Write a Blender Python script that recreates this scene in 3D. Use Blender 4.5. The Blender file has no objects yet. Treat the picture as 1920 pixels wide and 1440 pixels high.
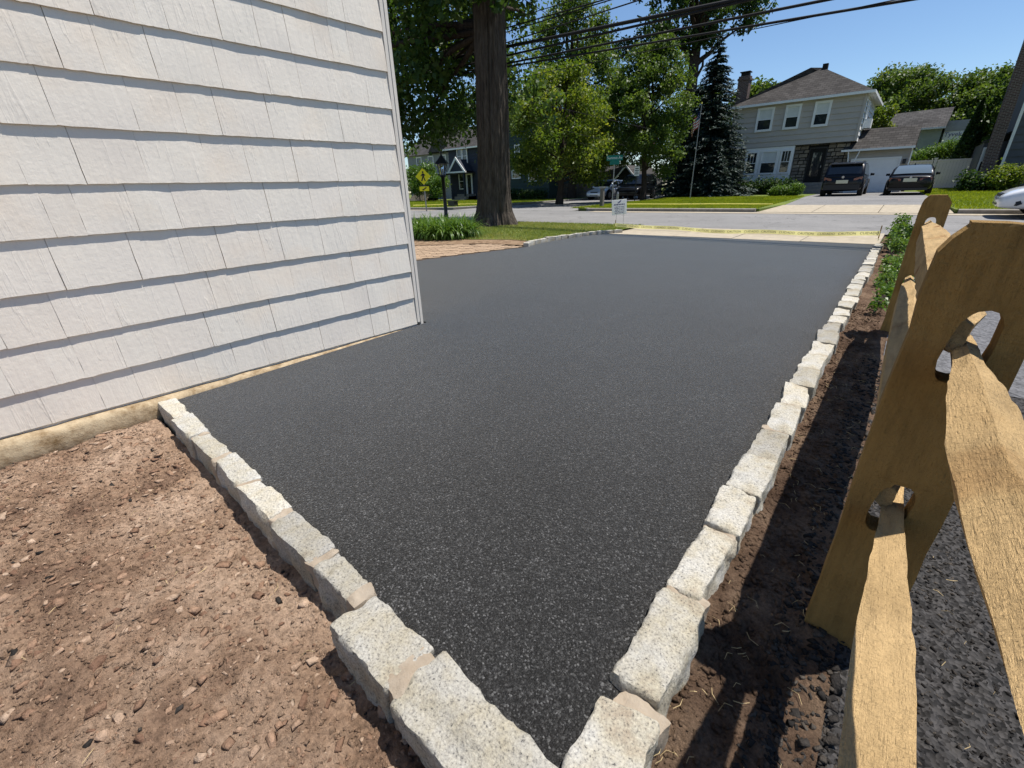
import bpy, math, random
import numpy as np
from mathutils import Vector, Matrix
from mathutils.geometry import tessellate_polygon

S = bpy.context.scene
C = S.collection
rad = math.radians

# ------------------------------------------------------------------ camera
cam_d = bpy.data.cameras.new('camera')
cam = bpy.data.objects.new('camera', cam_d); C.objects.link(cam)
cam_d.sensor_fit = 'HORIZONTAL'; cam_d.sensor_width = 36.0
cam_d.lens = 825.0 / 1920 * 36
cam_d.clip_start = 0.02; cam_d.clip_end = 600
Wm = ((0.76796094, 0.23992371, -0.59386245),
      (0.63981199, -0.33022337, 0.69396912),
      (-0.02960762, -0.91290149, -0.40710472))
cam.matrix_world = Matrix(((Wm[0][0], -Wm[0][1], -Wm[0][2], 0.0),
                           (Wm[1][0], -Wm[1][1], -Wm[1][2], 0.0),
                           (Wm[2][0], -Wm[2][1], -Wm[2][2], 1.0),
                           (0, 0, 0, 1)))
S.camera = cam
# ------------------------------------------------------------------ light
SUN = Vector((0.228, 0.27, 0.95)).normalized()
el = math.asin(SUN.z); az = math.atan2(SUN.x, SUN.y)
wd = bpy.data.worlds.new('World'); S.world = wd; wd.use_nodes = True
nt = wd.node_tree
bg = nt.nodes['Background']
sky = nt.nodes.new('ShaderNodeTexSky'); sky.sky_type = 'NISHITA'
sky.sun_disc = False; sky.sun_elevation = el; sky.sun_rotation = az
sky.air_density = 1.0; sky.dust_density = 0.0; sky.ozone_density = 6.0
nt.links.new(sky.outputs[0], bg.inputs[0]); bg.inputs[1].default_value = 0.094
sl = bpy.data.lights.new('sun', 'SUN'); sl.energy = 5.0; sl.angle = rad(0.5); sl.color = (1.0, 0.95, 0.88)
so = bpy.data.objects.new('sun', sl); C.objects.link(so)
so.rotation_euler = SUN.to_track_quat('Z', 'Y').to_euler(); so.location = (5, 5, 30)
S.view_settings.view_transform = 'Standard'; S.view_settings.look = 'None'
S.view_settings.exposure = 0.47; S.view_settings.gamma = 1.0; S.view_settings.use_curve_mapping = False
S.cycles.use_denoising = True
S.cycles.max_bounces = 6; S.cycles.transparent_max_bounces = 4
S.render.film_transparent = False

# ------------------------------------------------------------------ noise
def _h(ix, iy, iz, s):
    n = (ix.astype(np.int64) * 374761393 + iy.astype(np.int64) * 668265263 + iz.astype(np.int64) * 2147483647 + s * 974711)
    n = (n ^ (n >> 13)) * 1274126177
    n = n & 0x7fffffff
    n = (n ^ (n >> 16)) & 0xffff
    return n / 65535.0 * 2 - 1
def vnoise(p, s=0):
    p = np.asarray(p, float); i = np.floor(p); f = p - i; f = f * f * (3 - 2 * f)
    ix, iy, iz = i[:, 0], i[:, 1], i[:, 2]
    r = 0
    for a in (0, 1):
        wa = f[:, 0] if a else 1 - f[:, 0]
        for b in (0, 1):
            wb = f[:, 1] if b else 1 - f[:, 1]
            for c in (0, 1):
                wc = f[:, 2] if c else 1 - f[:, 2]
                r = r + wa * wb * wc * _h(ix + a, iy + b, iz + c, s)
    return r
def fbm(p, s=0, o=4, g=0.5):
    p = np.asarray(p, float); r = 0; a = 1.0
    for k in range(o):
        r = r + a * vnoise(p * 2 ** k + k * 17.3, s + k); a *= g
    return r

# ------------------------------------------------------------------ mesh helpers
def link(o, parent=None):
    C.objects.link(o)
    if parent is not None: o.parent = parent
    return o
def org(parent):
    v = Vector((0, 0, 0)); p = parent
    while p is not None:
        v += p.location; p = p.parent
    return v
def mesh_obj(name, v, f, mat, parent=None, smooth=False, local=False, loc=None):
    me = bpy.data.meshes.new(name)
    if parent is not None and not local:
        o0 = org(parent); v = [(a[0] - o0.x, a[1] - o0.y, a[2] - o0.z) for a in v]
    if loc is not None:
        v = [(a[0] - loc[0], a[1] - loc[1], a[2] - loc[2]) for a in v]
    me.from_pydata([tuple(a) for a in v], [], f)
    if mat: me.materials.append(mat)
    if smooth: me.polygons.foreach_set('use_smooth', [True] * len(me.polygons))
    me.update()
    o = bpy.data.objects.new(name, me)
    if loc is not None: o.location = loc
    return link(o, parent)
class MB:
    def __init__(s): s.v = []; s.f = []
    def add(s, v, f):
        n = len(s.v); s.v += [tuple(a) for a in v]; s.f += [tuple(i + n for i in q) for q in f]; return s
    def box(s, x0, y0, z0, x1, y1, z1):
        v = [(x, y, z) for z in (z0, z1) for y in (y0, y1) for x in (x0, x1)]
        return s.add(v, [(0, 2, 3, 1), (4, 5, 7, 6), (0, 1, 5, 4), (2, 6, 7, 3), (0, 4, 6, 2), (1, 3, 7, 5)])
    def quad(s, *p): return s.add(p, [tuple(range(len(p)))])
    def prism(s, poly, d):
        # poly: list of 3d points, d: extrusion vector
        n = len(poly); v = list(poly) + [tuple(Vector(p) + Vector(d)) for p in poly]
        f = [tuple(range(n))[::-1], tuple(range(n, 2 * n))]
        f += [(i, (i + 1) % n, n + (i + 1) % n, n + i) for i in range(n)]
        return s.add(v, f)
    def tube(s, pts, rs, n=8, cap=True):
        pts = [Vector(p) for p in pts]; base = len(s.v)
        if not hasattr(rs, '__len__'): rs = [rs] * len(pts)
        for i, p in enumerate(pts):
            d = (pts[min(i + 1, len(pts) - 1)] - pts[max(i - 1, 0)]).normalized()
            a = d.cross(Vector((0, 0, 1)));
            if a.length < 1e-3: a = Vector((1, 0, 0))
            a.normalize(); b = d.cross(a)
            for k in range(n):
                t = 2 * math.pi * k / n
                s.v.append(tuple(p + (a * math.cos(t) + b * math.sin(t)) * rs[i]))
        for i in range(len(pts) - 1):
            for k in range(n):
                s.f.append((base + i * n + k, base + i * n + (k + 1) % n, base + (i + 1) * n + (k + 1) % n, base + (i + 1) * n + k))
        if cap:
            s.f.append(tuple(base + k for k in range(n))); s.f.append(tuple(base + (len(pts) - 1) * n + k for k in range(n))[::-1])
        return s
    def loft(s, secs, cap=True):
        n = len(secs[0]); base = len(s.v)
        for q in secs: s.v += [tuple(p) for p in q]
        for i in range(len(secs) - 1):
            for k in range(n):
                s.f.append((base + i * n + k, base + i * n + (k + 1) % n, base + (i + 1) * n + (k + 1) % n, base + (i + 1) * n + k))
        if cap:
            s.f.append(tuple(base + k for k in range(n))[::-1]); s.f.append(tuple(base + (len(secs) - 1) * n + k for k in range(n)))
        return s
    def build(s, name, mat, parent=None, smooth=False, local=False, loc=None):
        return mesh_obj(name, s.v, s.f, mat, parent, smooth, local, loc)
def tag(o, label, cat, group=None):
    o['label'] = label; o['category'] = cat
    if group: o['group'] = group
    return o
def thing(name, label, cat, loc=(0, 0, 0), rz=0, group=None):
    o = bpy.data.objects.new(name, None); o.empty_display_size = 0.2; C.objects.link(o)
    o.location = loc; o.rotation_euler = (0, 0, rz)
    return tag(o, label, cat, group)
def struct(o, kind='structure'):
    o['kind'] = kind; return o
def smooth_obj(o):
    o.data.polygons.foreach_set('use_smooth', [True] * len(o.data.polygons)); return o
def np_mesh(name, v, f, mat, parent=None, rnd=None, smooth=False):
    # v (N,3), f (M,k) numpy arrays, fast path
    me = bpy.data.meshes.new(name)
    me.vertices.add(len(v)); me.vertices.foreach_set('co', np.asarray(v, np.float32).ravel())
    m, k = f.shape
    me.loops.add(m * k); me.loops.foreach_set('vertex_index', f.astype(np.int32).ravel())
    me.polygons.add(m); me.polygons.foreach_set('loop_start', np.arange(0, m * k, k, dtype=np.int32))
    try: me.polygons.foreach_set('loop_total', np.full(m, k, np.int32))
    except Exception: pass
    if smooth: me.polygons.foreach_set('use_smooth', np.ones(m, bool))
    me.update(calc_edges=True)
    if rnd is not None:
        a = me.attributes.new('rnd', 'FLOAT', 'FACE'); a.data.foreach_set('value', rnd.astype(np.float32))
    me.materials.append(mat)
    o = bpy.data.objects.new(name, me)
    return link(o, parent)

# ------------------------------------------------------------------ materials
class NT:
    def __init__(s, name):
        s.m = bpy.data.materials.new(name); s.m.use_nodes = True; s.t = s.m.node_tree
        s.b = s.t.nodes['Principled BSDF']; s.o = s.t.nodes['Material Output']
        s.co = None
    def n(s, t, **kw):
        x = s.t.nodes.new(t)
        for k, v in kw.items(): setattr(x, k, v)
        return x
    def l(s, a, b): s.t.links.new(a, b)
    def coord(s, stretch=None, world=False):
        tc = s.n('ShaderNodeTexCoord'); out = tc.outputs['Object']
        if world:
            g = s.n('ShaderNodeNewGeometry'); out = g.outputs['Position']
        if stretch:
            mp = s.n('ShaderNodeMapping'); mp.inputs['Scale'].default_value = stretch
            s.l(out, mp.inputs[0]); out = mp.outputs[0]
        return out
    def noise(s, sc, detail=4, rough=0.55, co=None):
        x = s.n('ShaderNodeTexNoise'); x.inputs['Scale'].default_value = sc; x.inputs['Detail'].default_value = detail
        x.inputs['Roughness'].default_value = rough
        s.l(co if co is not None else s.coord(), x.inputs['Vector']); return x.outputs['Fac']
    def voro(s, sc, co=None, feature='F1'):
        x = s.n('ShaderNodeTexVoronoi', feature=feature); x.inputs['Scale'].default_value = sc
        s.l(co if co is not None else s.coord(), x.inputs['Vector']); return x
    def ramp(s, fac, stops):
        r = s.n('ShaderNodeValToRGB'); e = r.color_ramp.elements
        while len(e) < len(stops): e.new(0.5)
        for i, (p, c) in enumerate(stops):
            e[i].position = p; e[i].color = (c[0], c[1], c[2], 1) if hasattr(c, '__len__') else (c, c, c, 1)
        s.l(fac, r.inputs[0]); return r.outputs[0]
    def mix(s, fac, a, b, mode='MIX'):
        x = s.n('ShaderNodeMix', data_type='RGBA', blend_type=mode)
        for sock, val in ((x.inputs['Factor'], fac), (x.inputs['A'], a), (x.inputs['B'], b)):
            if hasattr(val, 'links'): s.l(val, sock)
            elif hasattr(val, '__len__'): sock.default_value = (val[0], val[1], val[2], 1)
            else: sock.default_value = val
        # factor/A/B names repeat by type: address by index instead
        return x.outputs['Result']
    def bump(s, h, st=0.4, d=0.01, prev=None):
        b = s.n('ShaderNodeBump'); b.inputs['Strength'].default_value = st; b.inputs['Distance'].default_value = d
        s.l(h, b.inputs['Height'])
        if prev is not None: s.l(prev, b.inputs['Normal'])
        return b.outputs[0]
    def math(s, op, a, b=0.0):
        x = s.n('ShaderNodeMath', operation=op)
        for i, v in enumerate((a, b)):
            if hasattr(v, 'links'): s.l(v, x.inputs[i])
            else: x.inputs[i].default_value = v
        return x.outputs[0]
    def fin(s, col=None, rough=0.8, normal=None, spec=0.3, metal=0.0):
        b = s.b
        if col is not None:
            if hasattr(col, 'links'): s.l(col, b.inputs['Base Color'])
            else: b.inputs['Base Color'].default_value = (col[0], col[1], col[2], 1)
        if hasattr(rough, 'links'): s.l(rough, b.inputs['Roughness'])
        else: b.inputs['Roughness'].default_value = rough
        b.inputs['Specular IOR Level'].default_value = spec; b.inputs['Metallic'].default_value = metal
        if normal is not None: s.l(normal, b.inputs['Normal'])
        return s.m
# Mix node sockets for RGBA: pick the right ones by index
def _mix(s, fac, a, b, mode='MIX'):
    x = s.n('ShaderNodeMix'); x.data_type = 'RGBA'; x.blend_type = mode
    fi = x.inputs[0]; ai = x.inputs[6]; bi = x.inputs[7]
    for sock, val in ((fi, fac), (ai, a), (bi, b)):
        if hasattr(val, 'links'): s.l(val, sock)
        elif hasattr(val, '__len__'): sock.default_value = (val[0], val[1], val[2], 1)
        else: sock.default_value = val
    return x.outputs[2]
NT.mix = _mix
def sc3(c, k): return tuple(min(1, x * k) for x in c)
def M(name, c, rough=0.7, var=0.12, scale=3.0, bump=0.0, bscale=60, spec=0.3, metal=0.0, stretch=None, bd=0.005):
    t = NT(name); co = t.coord(stretch)
    col = t.ramp(t.noise(scale, 5, 0.6, co), [(0.3, sc3(c, 1 - var)), (0.7, sc3(c, 1 + var))])
    nm = t.bump(t.noise(bscale, 4, 0.6, co), bump, bd) if bump else None
    return t.fin(col, rough, nm, spec, metal)

def mat_asphalt():
    t = NT('fresh_asphalt'); co = t.coord(world=True)
    v = t.voro(250, co); v2 = t.voro(110, co)
    sp = t.n('ShaderNodeSeparateColor'); t.l(v.outputs['Color'], sp.inputs[0])
    chips = t.ramp(sp.outputs[0], [(0.0, 0.002), (0.5, 0.006), (0.8, 0.020), (0.95, 0.045), (1.0, 0.10)])
    big = t.ramp(t.noise(1.3, 6, 0.7, co), [(0.3, 0.68), (0.5, 1.0), (0.72, 1.45)])
    col = t.mix(1.0, chips, big, 'MULTIPLY')
    h = t.math('ADD', t.math('MULTIPLY', v.outputs['Distance'], -1.0), t.math('MULTIPLY', v2.outputs['Distance'], -0.9))
    nm = t.bump(h, 0.7, 0.003)
    rg = t.ramp(sp.outputs[1], [(0, 0.5), (1, 0.85)])
    t.b.inputs['Sheen Weight'].default_value = 0.85; t.b.inputs['Sheen Roughness'].default_value = 0.36; t.b.inputs['Sheen Tint'].default_value = (1.0, 0.92, 0.79, 1)
    return t.fin(col, rg, nm, 0.25)
def mat_oldasphalt(name, c, var=0.18, scale=60):
    t = NT(name); co = t.coord(world=True)
    v = t.voro(scale, co); sp = t.n('ShaderNodeSeparateColor'); t.l(v.outputs['Color'], sp.inputs[0])
    a = t.ramp(sp.outputs[0], [(0, sc3(c, 1 - var)), (1, sc3(c, 1 + var))])
    big = t.ramp(t.noise(0.35, 6, 0.65, co), [(0.3, 0.82), (0.7, 1.15)])
    col = t.mix(1.0, a, big, 'MULTIPLY')
    cr = t.n('ShaderNodeTexVoronoi', feature='DISTANCE_TO_EDGE'); cr.inputs['Scale'].default_value = 0.45
    nz = t.n('ShaderNodeTexNoise'); nz.inputs['Scale'].default_value = 1.3; t.l(co, nz.inputs['Vector'])
    vm = t.n('ShaderNodeVectorMath', operation='MULTIPLY_ADD'); vm.inputs[1].default_value = (1.6, 1.6, 1.6)
    t.l(nz.outputs['Color'], vm.inputs[0]); t.l(co, vm.inputs[2]); t.l(vm.outputs[0], cr.inputs['Vector'])
    ck = t.ramp(cr.outputs['Distance'], [(0.0, 0.55), (0.012, 1.0)])
    col = t.mix(1.0, col, ck, 'MULTIPLY')
    return t.fin(col, 0.85, t.bump(v.outputs['Distance'], 0.5, 0.006), 0.25)
def mat_dirt(name, dark, mid, light, sc=1.0):
    t = NT(name); co = t.coord(world=True)
    a = t.ramp(t.noise(3.2 * sc, 6, 0.62, co), [(0.30, dark), (0.46, mid), (0.66, light)])
    b = t.ramp(t.noise(55 * sc, 6, 0.75, co), [(0.28, 0.45), (0.5, 0.95), (0.72, 1.4)])
    col = t.mix(1.0, a, b, 'MULTIPLY')
    nm = t.bump(t.noise(90, 6, 0.75, co), 1.0, 0.02)
    return t.fin(col, 0.95, nm, 0.1)
def mat_granite():
    t = NT('granite'); co = t.coord(); oi = t.n('ShaderNodeObjectInfo')
    s1 = t.ramp(t.noise(170, 3, 0.7, co), [(0.31, (0.13, 0.13, 0.135)), (0.42, (0.47, 0.46, 0.44)), (0.56, (0.60, 0.585, 0.55)), (0.72, (0.74, 0.73, 0.69))])
    st = t.ramp(t.noise(9, 4, 0.6, co), [(0.40, (1, 1, 1)), (0.58, (0.90, 0.84, 0.70)), (0.70, (0.66, 0.54, 0.40))])
    col = t.mix(0.8, s1, st, 'MULTIPLY')
    rr = t.ramp(oi.outputs['Random'], [(0, (0.52, 0.515, 0.50)), (0.35, (0.70, 0.685, 0.64)), (0.7, (0.77, 0.77, 0.755)), (1, (0.86, 0.84, 0.79))])
    col = t.mix(1.0, col, rr, 'MULTIPLY')
    nm = t.bump(t.noise(55, 6, 0.75, co), 0.8, 0.009)
    return t.fin(col, 0.85, nm, 0.25)
def mat_wood(name, c, stretch, knots=True):
    t = NT(name); co = t.coord(stretch)
    g = t.noise(9, 6, 0.65, co)
    col = t.ramp(g, [(0.28, sc3(c, 0.72)), (0.5, c), (0.75, sc3(c, 1.18))])
    big = t.ramp(t.noise(5, 3, 0.5), [(0.35, (1.04, 1.0, 0.95)), (0.62, (0.9, 0.84, 0.74)), (0.74, (0.66, 0.5, 0.34))])
    col = t.mix(0.7, col, big, 'MULTIPLY')
    kv = t.voro(1.0, t.coord(tuple(5.0 if q > 1 else 2.6 for q in stretch)))
    kn = t.ramp(kv.outputs['Distance'], [(0.0, (0.30, 0.20, 0.13)), (0.07, (0.45, 0.30, 0.2)), (0.10, (0.7, 0.55, 0.42)), (0.16, (1, 1, 1))])
    col = t.mix(0.85, col, kn, 'MULTIPLY')
    fine = t.noise(70, 5, 0.7, co); fur = t.noise(110, 3, 0.6)
    ck = t.noise(26, 4, 0.6, t.coord(tuple(1.0 if q > 1 else 0.5 for q in stretch)))
    col = t.mix(0.35, col, t.ramp(ck, [(0.3, 0.6), (0.5, 1.0)]), 'MULTIPLY')
    nm = t.bump(fine, 0.9, 0.009); nm = t.bump(fur, 0.7, 0.007, nm); nm = t.bump(ck, 0.7, 0.012, nm)
    return t.fin(col, 0.85, nm, 0.2)
def mat_shingle():
    t = NT('painted_shingle'); oi = t.n('ShaderNodeObjectInfo')
    tint = t.ramp(oi.outputs['Random'], [(0.0, (0.755, 0.69, 0.60)), (0.4, (0.785, 0.72, 0.63)), (0.7, (0.775, 0.72, 0.63)), (1.0, (0.795, 0.73, 0.635))])
    co = t.coord(world=True)
    pat = t.ramp(t.noise(2.4, 4, 0.55, co), [(0.32, (0.97, 0.97, 0.98)), (0.52, (1, 1, 1)), (0.66, (1.01, 0.975, 0.94)), (0.76, (0.97, 0.965, 0.91))])
    col = t.mix(1.0, tint, pat, 'MULTIPLY')
    mp = t.n('ShaderNodeMapping'); mp.inputs['Scale'].default_value = (1, 8, 0.9); mp.inputs['Rotation'].default_value = (0.12, 0, 0)
    t.l(co, mp.inputs[0])
    gr = t.noise(5, 5, 0.55, mp.outputs[0])
    dirt = t.ramp(gr, [(0.22, 0.80), (0.36, 0.98), (0.6, 1.0)])
    col = t.mix(0.28, col, dirt, 'MULTIPLY')
    rdg = t.ramp(t.noise(3.4, 3, 0.5, mp.outputs[0]), [(0.60, 0.0), (0.64, 1.0), (0.70, 0.2)])
    nm = t.bump(gr, 0.17, 0.012); nm = t.bump(rdg, 0.30, 0.003, nm); nm = t.bump(t.noise(40, 5, 0.65, co), 0.25, 0.006, nm)
    return t.fin(col, 0.62, nm, 0.3)
def mat_concrete(name, c, dark=(0.5, 0.42, 0.3), amt=0.5):
    t = NT(name); co = t.coord(world=True)
    a = t.ramp(t.noise(6, 6, 0.65, co), [(0.3, sc3(c, 0.8)), (0.55, c), (0.7, sc3(c, 1.2))])
    s = t.ramp(t.noise(14, 5, 0.7, co), [(0.4, (1, 1, 1)), (0.7, dark)])
    col = t.mix(amt, a, s, 'MULTIPLY')
    return t.fin(col, 0.9, t.bump(t.noise(90, 5, 0.7, co), 0.6, 0.008), 0.2)
def mat_leaf(name, c1, c2, c3, trans=0.35, rough=0.5):
    t = NT(name); at = t.n('ShaderNodeAttribute', attribute_name='rnd')
    col = t.ramp(at.outputs['Fac'], [(0.0, c1), (0.55, c2), (1.0, c3)])
    t.fin(col, rough, None, 0.35)
    tr = t.n('ShaderNodeBsdfTranslucent'); t.l(t.mix(1.0, col, (1.5, 1.45, 0.7), 'MULTIPLY'), tr.inputs[0])
    mx = t.n('ShaderNodeMixShader'); mx.inputs[0].default_value = trans
    t.l(t.b.outputs[0], mx.inputs[1]); t.l(tr.outputs[0], mx.inputs[2]); t.l(mx.outputs[0], t.o.inputs[0])
    return t.m
def mat_bark(name, c):
    t = NT(name); co = t.coord((1, 1, 0.2))
    g = t.noise(16, 6, 0.7, co)
    col = t.ramp(g, [(0.3, sc3(c, 0.45)), (0.5, c), (0.72, sc3(c, 1.7))])
    nm = t.bump(g, 1.0, 0.05); nm = t.bump(t.noise(80, 4, 0.7), 0.6, 0.01, nm)
    return t.fin(col, 0.95, nm, 0.1)
def mat_roof(name, c):
    t = NT(name); co = t.coord(world=True)
    br = t.n('ShaderNodeTexBrick'); br.inputs['Scale'].default_value = 1.0
    br.inputs['Brick Width'].default_value = 0.33; br.inputs['Row Height'].default_value = 0.14; br.inputs['Mortar Size'].default_value = 0.012
    br.inputs['Color1'].default_value = (*sc3(c, 0.8), 1); br.inputs['Color2'].default_value = (*sc3(c, 1.25), 1); br.inputs['Mortar'].default_value = (*sc3(c, 0.45), 1)
    mp = t.n('ShaderNodeMapping'); mp.inputs['Rotation'].default_value = (rad(90), 0, 0); t.l(co, mp.inputs[0]); t.l(mp.outputs[0], br.inputs['Vector'])
    big = t.ramp(t.noise(0.9, 5, 0.6, co), [(0.3, 0.75), (0.7, 1.2)])
    col = t.mix(1.0, br.outputs['Color'], big, 'MULTIPLY')
    return t.fin(col, 0.95, t.bump(t.noise(60, 3), 0.5, 0.01), 0.1)
def mat_brick(name, c):
    t = NT(name); co = t.coord(world=True)
    br = t.n('ShaderNodeTexBrick'); br.inputs['Scale'].default_value = 1.0
    br.inputs['Brick Width'].default_value = 0.22; br.inputs['Row Height'].default_value = 0.075; br.inputs['Mortar Size'].default_value = 0.01
    br.inputs['Color1'].default_value = (*sc3(c, 0.7), 1); br.inputs['Color2'].default_value = (*sc3(c, 1.3), 1); br.inputs['Mortar'].default_value = (0.2, 0.18, 0.16, 1)
    mp = t.n('ShaderNodeMapping'); mp.inputs['Rotation'].default_value = (rad(90), 0, 0); t.l(co, mp.inputs[0]); t.l(mp.outputs[0], br.inputs['Vector'])
    return t.fin(br.outputs['Color'], 0.9, None, 0.2)
def mat_grass(name, dry):
    t = NT(name); co = t.coord(world=True)
    a = t.ramp(t.noise(0.9, 5, 0.6, co), [(0.3, (0.10, 0.145, 0.03)), (0.55, (0.15, 0.19, 0.045)), (0.72, dry)])
    b = t.ramp(t.noise(45, 4, 0.7, co), [(0.3, 0.55), (0.7, 1.4)])
    return t.fin(t.mix(1.0, a, b, 'MULTIPLY'), 0.9, t.bump(t.noise(70, 4, 0.7, co), 1.0, 0.03), 0.15)
def mat_paint(name, c, coat=0.6, rough=0.4, metal=0.3):
    t = NT(name); t.fin(c, rough, None, 0.15, metal); t.b.inputs['Coat Weight'].default_value = coat; t.b.inputs['Coat Roughness'].default_value = 0.04
    return t.m
def mat_glass(name, c=(0.02, 0.025, 0.03), rough=0.04):
    t = NT(name); n = t.bump(t.noise(1.7, 2, 0.5), 0.08, 0.05)
    return t.fin(c, rough, n, 0.8)

ASPH = mat_asphalt()
ROAD = mat_oldasphalt('street_asphalt', (0.20, 0.195, 0.188))
NEIGH = mat_oldasphalt('worn_asphalt', (0.032, 0.030, 0.029), 0.9, 130)
FDRV = mat_oldasphalt('far_drive_asphalt', (0.19, 0.185, 0.18))
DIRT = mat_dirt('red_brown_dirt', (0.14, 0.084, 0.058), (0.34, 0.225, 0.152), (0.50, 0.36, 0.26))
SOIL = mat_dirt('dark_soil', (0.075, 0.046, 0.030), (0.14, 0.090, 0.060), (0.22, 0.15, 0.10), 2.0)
MULCH = mat_dirt('leaf_mulch', (0.12, 0.075, 0.045), (0.24, 0.16, 0.10), (0.36, 0.26, 0.17), 3.0)
GRAN = mat_granite()
MORT = mat_concrete('mortar', (0.36, 0.305, 0.24), (0.7, 0.6, 0.48), 0.5)
WOODP = mat_wood('cedar_post', (0.34, 0.215, 0.075), (5, 5, 0.5))  # same cedar as the rails, darkened to put the post face's shade into colour
WOODR = mat_wood('cedar_rail', (0.50, 0.355, 0.18), (5, 0.5, 5))
SHIN = mat_shingle()
TRIM = M('grey_trim_paint', (0.74, 0.68, 0.595), 0.6, 0.05, 6, 0.3, 40, stretch=(8, 8, 0.6))
FOUND = mat_concrete('old_foundation', (0.44, 0.35, 0.23), (0.34, 0.25, 0.15), 0.9)
CONC = mat_concrete('pale_concrete', (0.385, 0.335, 0.255), (0.8, 0.74, 0.66), 0.4)
KERBM = mat_concrete('kerb_concrete', (0.28, 0.26, 0.235), (0.6, 0.55, 0.5), 0.6)
GRASS = mat_grass('lawn_grass', (0.32, 0.27, 0.12))
GRASSF = mat_grass('far_lawn_grass', (0.23, 0.26, 0.03))
BLADE = mat_leaf('grass_blade', (0.11, 0.17, 0.03), (0.21, 0.25, 0.06), (0.46, 0.38, 0.17), 0.4)
BLADEF = mat_leaf('far_grass_blade', (0.16, 0.215, 0.008), (0.24, 0.285, 0.015), (0.34, 0.36, 0.04), 0.4)
BARK = mat_bark('furrowed_bark', (0.075, 0.062, 0.050))
BARKD = mat_bark('dark_bark', (0.05, 0.038, 0.03))
PAVER = M('paver_brick', (0.33, 0.235, 0.155), 0.85, 0.25, 9, 0.6, 80)
WHITE = M('white_paint', (0.78, 0.78, 0.76), 0.5, 0.04, 3)
GSID = M('grey_siding', (0.44, 0.40, 0.355), 0.6, 0.05, 2, 0.15, 30)
GREEN = M('dark_green_siding', (0.030, 0.052, 0.046), 0.7, 0.2, 2)
NAVY = M('dark_blue_siding', (0.026, 0.032, 0.048), 0.7, 0.2, 2)
DGREY = M('dark_grey_siding', (0.085, 0.088, 0.095), 0.7, 0.15, 2)
ROOF = mat_roof('roof_shingle', (0.058, 0.054, 0.051))
ROOF2 = mat_roof('grey_roof_shingle', (0.066, 0.063, 0.061))
BRICK = mat_brick('chimney_brick', (0.075, 0.042, 0.035))
GLASS = mat_glass('window_glass')
CGLASS = mat_glass('car_glass', (0.012, 0.014, 0.016), 0.02)
CGLASSL = mat_glass('pale_car_glass', (0.10, 0.13, 0.155), 0.06)
BLIND = M('white_blind', (0.62, 0.64, 0.62), 0.7, 0.06, 4)
BLACK = M('black_metal', (0.015, 0.015, 0.016), 0.45, 0.1, 5, spec=0.4)
DARK = M('dark_interior', (0.012, 0.011, 0.010), 0.8, 0.1, 5)
STEEL = M('galvanised_steel', (0.30, 0.30, 0.30), 0.45, 0.12, 5, metal=0.7)
_y = NT('yellow_plastic'); _y.fin((0.82, 0.76, 0.30), 0.45, None, 0.3); _q = _y.n('ShaderNodeBsdfTranslucent'); _q.inputs[0].default_value = (0.95, 0.90, 0.42, 1); _m = _y.n('ShaderNodeMixShader'); _m.inputs[0].default_value = 0.6
_y.l(_y.b.outputs[0], _m.inputs[1]); _y.l(_q.outputs[0], _m.inputs[2]); _y.l(_m.outputs[0], _y.o.inputs[0]); YEL = _y.m
SIGNY = M('fluorescent_yellow', (0.80, 0.72, 0.02), 0.45, 0.03, 8)
SIGNG = M('street_sign_green', (0.0, 0.16, 0.13), 0.4, 0.06, 8)
INK = M('black_ink', (0.02, 0.02, 0.025), 0.6, 0.05, 8)
INKB = M('faded_blue_ink', (0.09, 0.09, 0.22), 0.6, 0.05, 8)
RUBBER = M('tyre_rubber', (0.016, 0.016, 0.016), 0.85, 0.15, 9)
RIM = M('alloy_rim', (0.42, 0.42, 0.43), 0.3, 0.05, 6, metal=0.8)
REDL = mat_glass('red_lamp', (0.13, 0.006, 0.007), 0.12)
HEADL = mat_glass('head_lamp', (0.55, 0.57, 0.6), 0.08)
PLATE = M('pale_plate', (0.60, 0.57, 0.42), 0.5, 0.04, 8)
STONES = [M('field_stone', c, 0.9, 0.28, 5, 0.6, 30) for c in ((0.20, 0.165, 0.125), (0.16, 0.135, 0.11), (0.25, 0.21, 0.165), (0.12, 0.105, 0.095))]
def mat_rock(name, a, b, c):
    t = NT(name); at = t.n('ShaderNodeAttribute', attribute_name='rnd'); col = t.ramp(at.outputs['Fac'], [(0, a), (.6, b), (1, c)])
    col = t.mix(1.0, col, t.ramp(t.noise(60, 5, .7), [(.3, .65), (.7, 1.3)]), 'MULTIPLY'); return t.fin(col, .95, t.bump(t.noise(120, 5, .7), .9, .01), .1)
ROCKT = mat_rock('tan_rock', (0.18, 0.105, 0.07), (0.32, 0.205, 0.138), (0.46, 0.345, 0.255))
ROCKD = mat_rock('dark_rock', (0.022, 0.020, 0.019), (0.045, 0.040, 0.036), (0.10, 0.085, 0.07))
WIREM = M('black_wire', (0.012, 0.012, 0.013), 0.7, 0.1, 5)
STRAW = M('dry_straw', (0.50, 0.38, 0.20), 0.9, 0.3, 20)

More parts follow.
